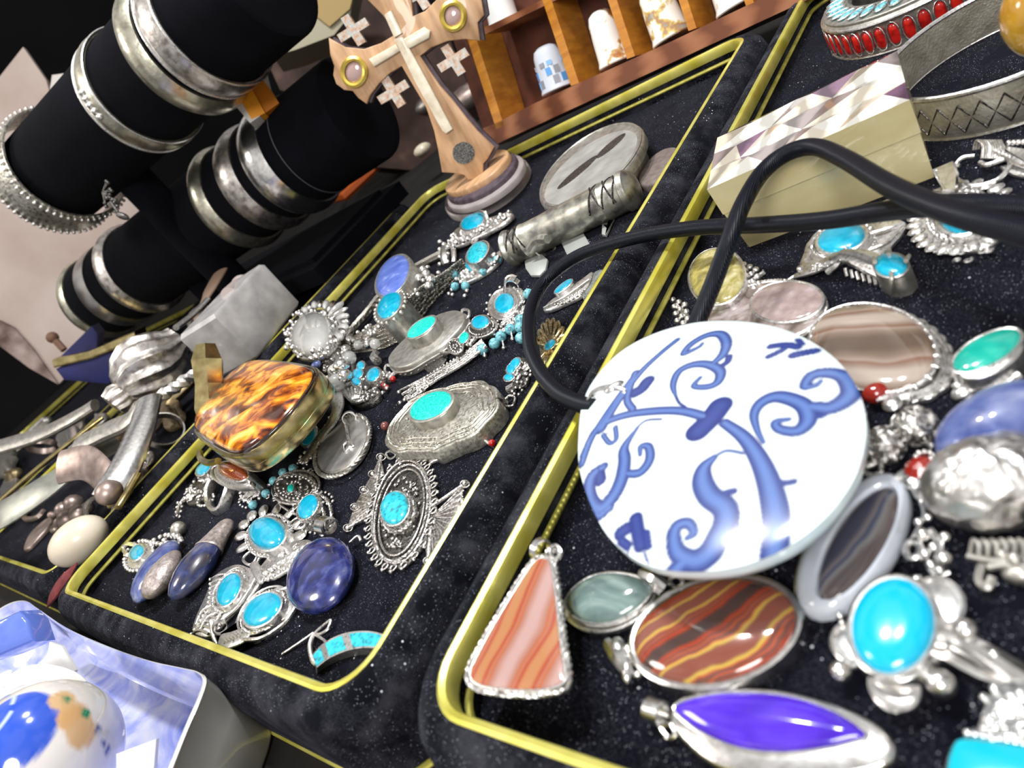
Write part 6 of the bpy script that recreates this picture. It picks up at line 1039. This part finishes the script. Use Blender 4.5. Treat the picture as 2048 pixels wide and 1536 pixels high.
# ================================================================ porcelain dish, bottom left
t = It('porcelain_dish', 'white rimmed porcelain dish painted pale blue inside, bottom left corner', 'dish', 200, 1400, 0.0)
k = t.k; ZR = 2.5; rim = [(-120, 1330), (-40, 1252), (12, 1212), (50, 1202), (78, 1218), (135, 1256), (215, 1292), (300, 1322), (370, 1338), (402, 1346), (415, 1362), (404, 1400), (380, 1455), (345, 1545), (300, 1680), (150, 1900), (-150, 1950), (-400, 1700), (-300, 1480)]
W3 = [t.w(PZ(x, y, ZR)) for x, y in rim]; o = cat([(v.x, v.y) for v in W3], 5); o = ccw(o); c = cen(o)
sh = lambda f, z, d=0: [(c[0] + (x - c[0]) * f, c[1] + (y - c[1]) * f, z) for x, y in (off(o, d) if d else o)]
m = MB(); m.loft([sh(.95, 0), sh(.965, .15), sh(.98, ZR * .6), sh(.995, ZR - .05), sh(1, ZR + .03), sh(.993, ZR + .07), sh(.984, ZR + .05)], True, False); t.part('outer_shell', m, mat('cream_white_glaze', rough=.15, coat=.8, tex='NOISE', scale=.4, ramp=[(.3, (.55, .54, .5)), (.7, (.68, .68, .66))]))
m = MB(); m.loft([sh(.984, ZR + .05), sh(.975, ZR - .08), sh(.93, ZR * .55), sh(.82, .5), sh(.7, .35)], False, True); t.part('painted_inside', m, mat('blue_washed_glaze', rough=.12, coat=.9, tex='NOISE', scale=.55, detail=5, dist=1.2, stretch=(1, 1.3, 2), ramp=[(.3, (.2, .26, .68)), (.46, (.36, .4, .76)), (.6, (.55, .58, .8)), (.72, (.68, .69, .8))]))
t = It('painted_porcelain_ball', 'white porcelain ball painted with blue circle and orange patch inside the dish', 'ball', 0, 0, pos=PD(92, 1508, 16.6)); Rb = 1.66
m = MB(); m.ball((0, 0, 0), Rb, nu=96, nv=60); d = bpy.data.objects.new('ball', m.mesh('ball', mat('painted_ball_glaze', rough=.12, coat=.9, attr='paint'))); C.objects.link(d); d.parent = t.o
ca = d.data.color_attributes.new('paint', 'FLOAT_COLOR', 'POINT')
def on(px, py):
    r0 = ray(px, py).normalized(); oc = O0 - t.p; b = oc.dot(r0); cc = oc.dot(oc) - Rb * Rb; D = b * b - cc; return (oc + r0 * (-b - math.sqrt(max(0, D)))).normalized()
spots = [(on(20, 1455), .56, (.03, .09, .55)), (on(150, 1435), .22, (.62, .36, .16)), (on(165, 1465), .2, (.6, .38, .2)), (on(125, 1400), .17, (.62, .4, .2)), (on(172, 1425), .07, (.0, .2, .1)), (on(135, 1398), .05, (.0, .22, .12)), (on(196, 1458), .05, (.05, .08, .2)), (on(215, 1500), .05, (.03, .05, .3)), (on(208, 1485), .04, (.03, .05, .3))]
c0 = on(20, 1455)
for i, v in enumerate(d.data.vertices):
    n_ = Vector(v.co).normalized(); col = (.74, .70, .66)
    for s_, a, cc in spots:
        an = math.acos(max(-1, min(1, n_.dot(s_)))); f = min(1, max(0, (a - an) / .04 + .5)); col = tuple(col[q] * (1 - f) + cc[q] * f for q in range(3))
    an = math.acos(max(-1, min(1, n_.dot(on(-30, 1440)))))
    if .36 < an < .40: col = (.5, .6, .8)
    ca.data[i].color = (*col, 1)
WC = mat('white_glazed_paper', rough=.3, coat=.4, col=(.72, .71, .7))
t = It('white_curved_handle', 'white curved porcelain strip resting over the painted ball', 'handle', 0, 0, pos=PD(100, 1370, 17.6)); pts = [tuple(t.w(PD(x, y, dd))) for x, y, dd in ((12, 1372, 17.2), (50, 1352, 17.4), (100, 1350, 17.5), (150, 1368, 17.4), (178, 1405, 17.1))]; t.mb.tube(cat(pts, 6, False), .24, False, 10, flat=.25, up=(.4, -.3, .9)); t.done(WC, 'strip')
for nm, lab, q, dd in (('white_shard', 'pointed white porcelain shard above the curved strip', [(98, 1284), (122, 1292), (150, 1340), (146, 1352), (90, 1342)], 18.6), ('white_shard', 'white curved shard right of the painted ball', [(180, 1372), (205, 1388), (220, 1432), (216, 1470), (196, 1430)], 17.4), ('white_shard', 'triangular white shard in the front of the dish', [(232, 1508), (312, 1478), (308, 1530), (300, 1580), (232, 1560)], 15.8)):
    t = It(nm, lab, 'shard', 0, 0, n=(.5, -.45, .74), pos=PD(q[0][0], q[0][1], dd)); m = MB(); m.slab(ccw(t.out(('p', *q))), -.1, 0, .02); t.part('shard', m, WC)
t = It('blue_glazed_block', 'shiny mid blue glazed block inside the left end of the dish', 'block', 0, 0, n=(.5, -.45, .74), pos=PD(30, 1265, 22)); k = t.k; m = MB(); m.slab(ccw(t.out(('p', (-60, 1270), (0, 1238), (34, 1222), (52, 1240), (66, 1284), (0, 1312), (-60, 1330)))), -.8, 0, .12); t.part('block', m, mat('mid_blue_glaze', rough=.1, coat=1, col=(.12, .19, .62)))
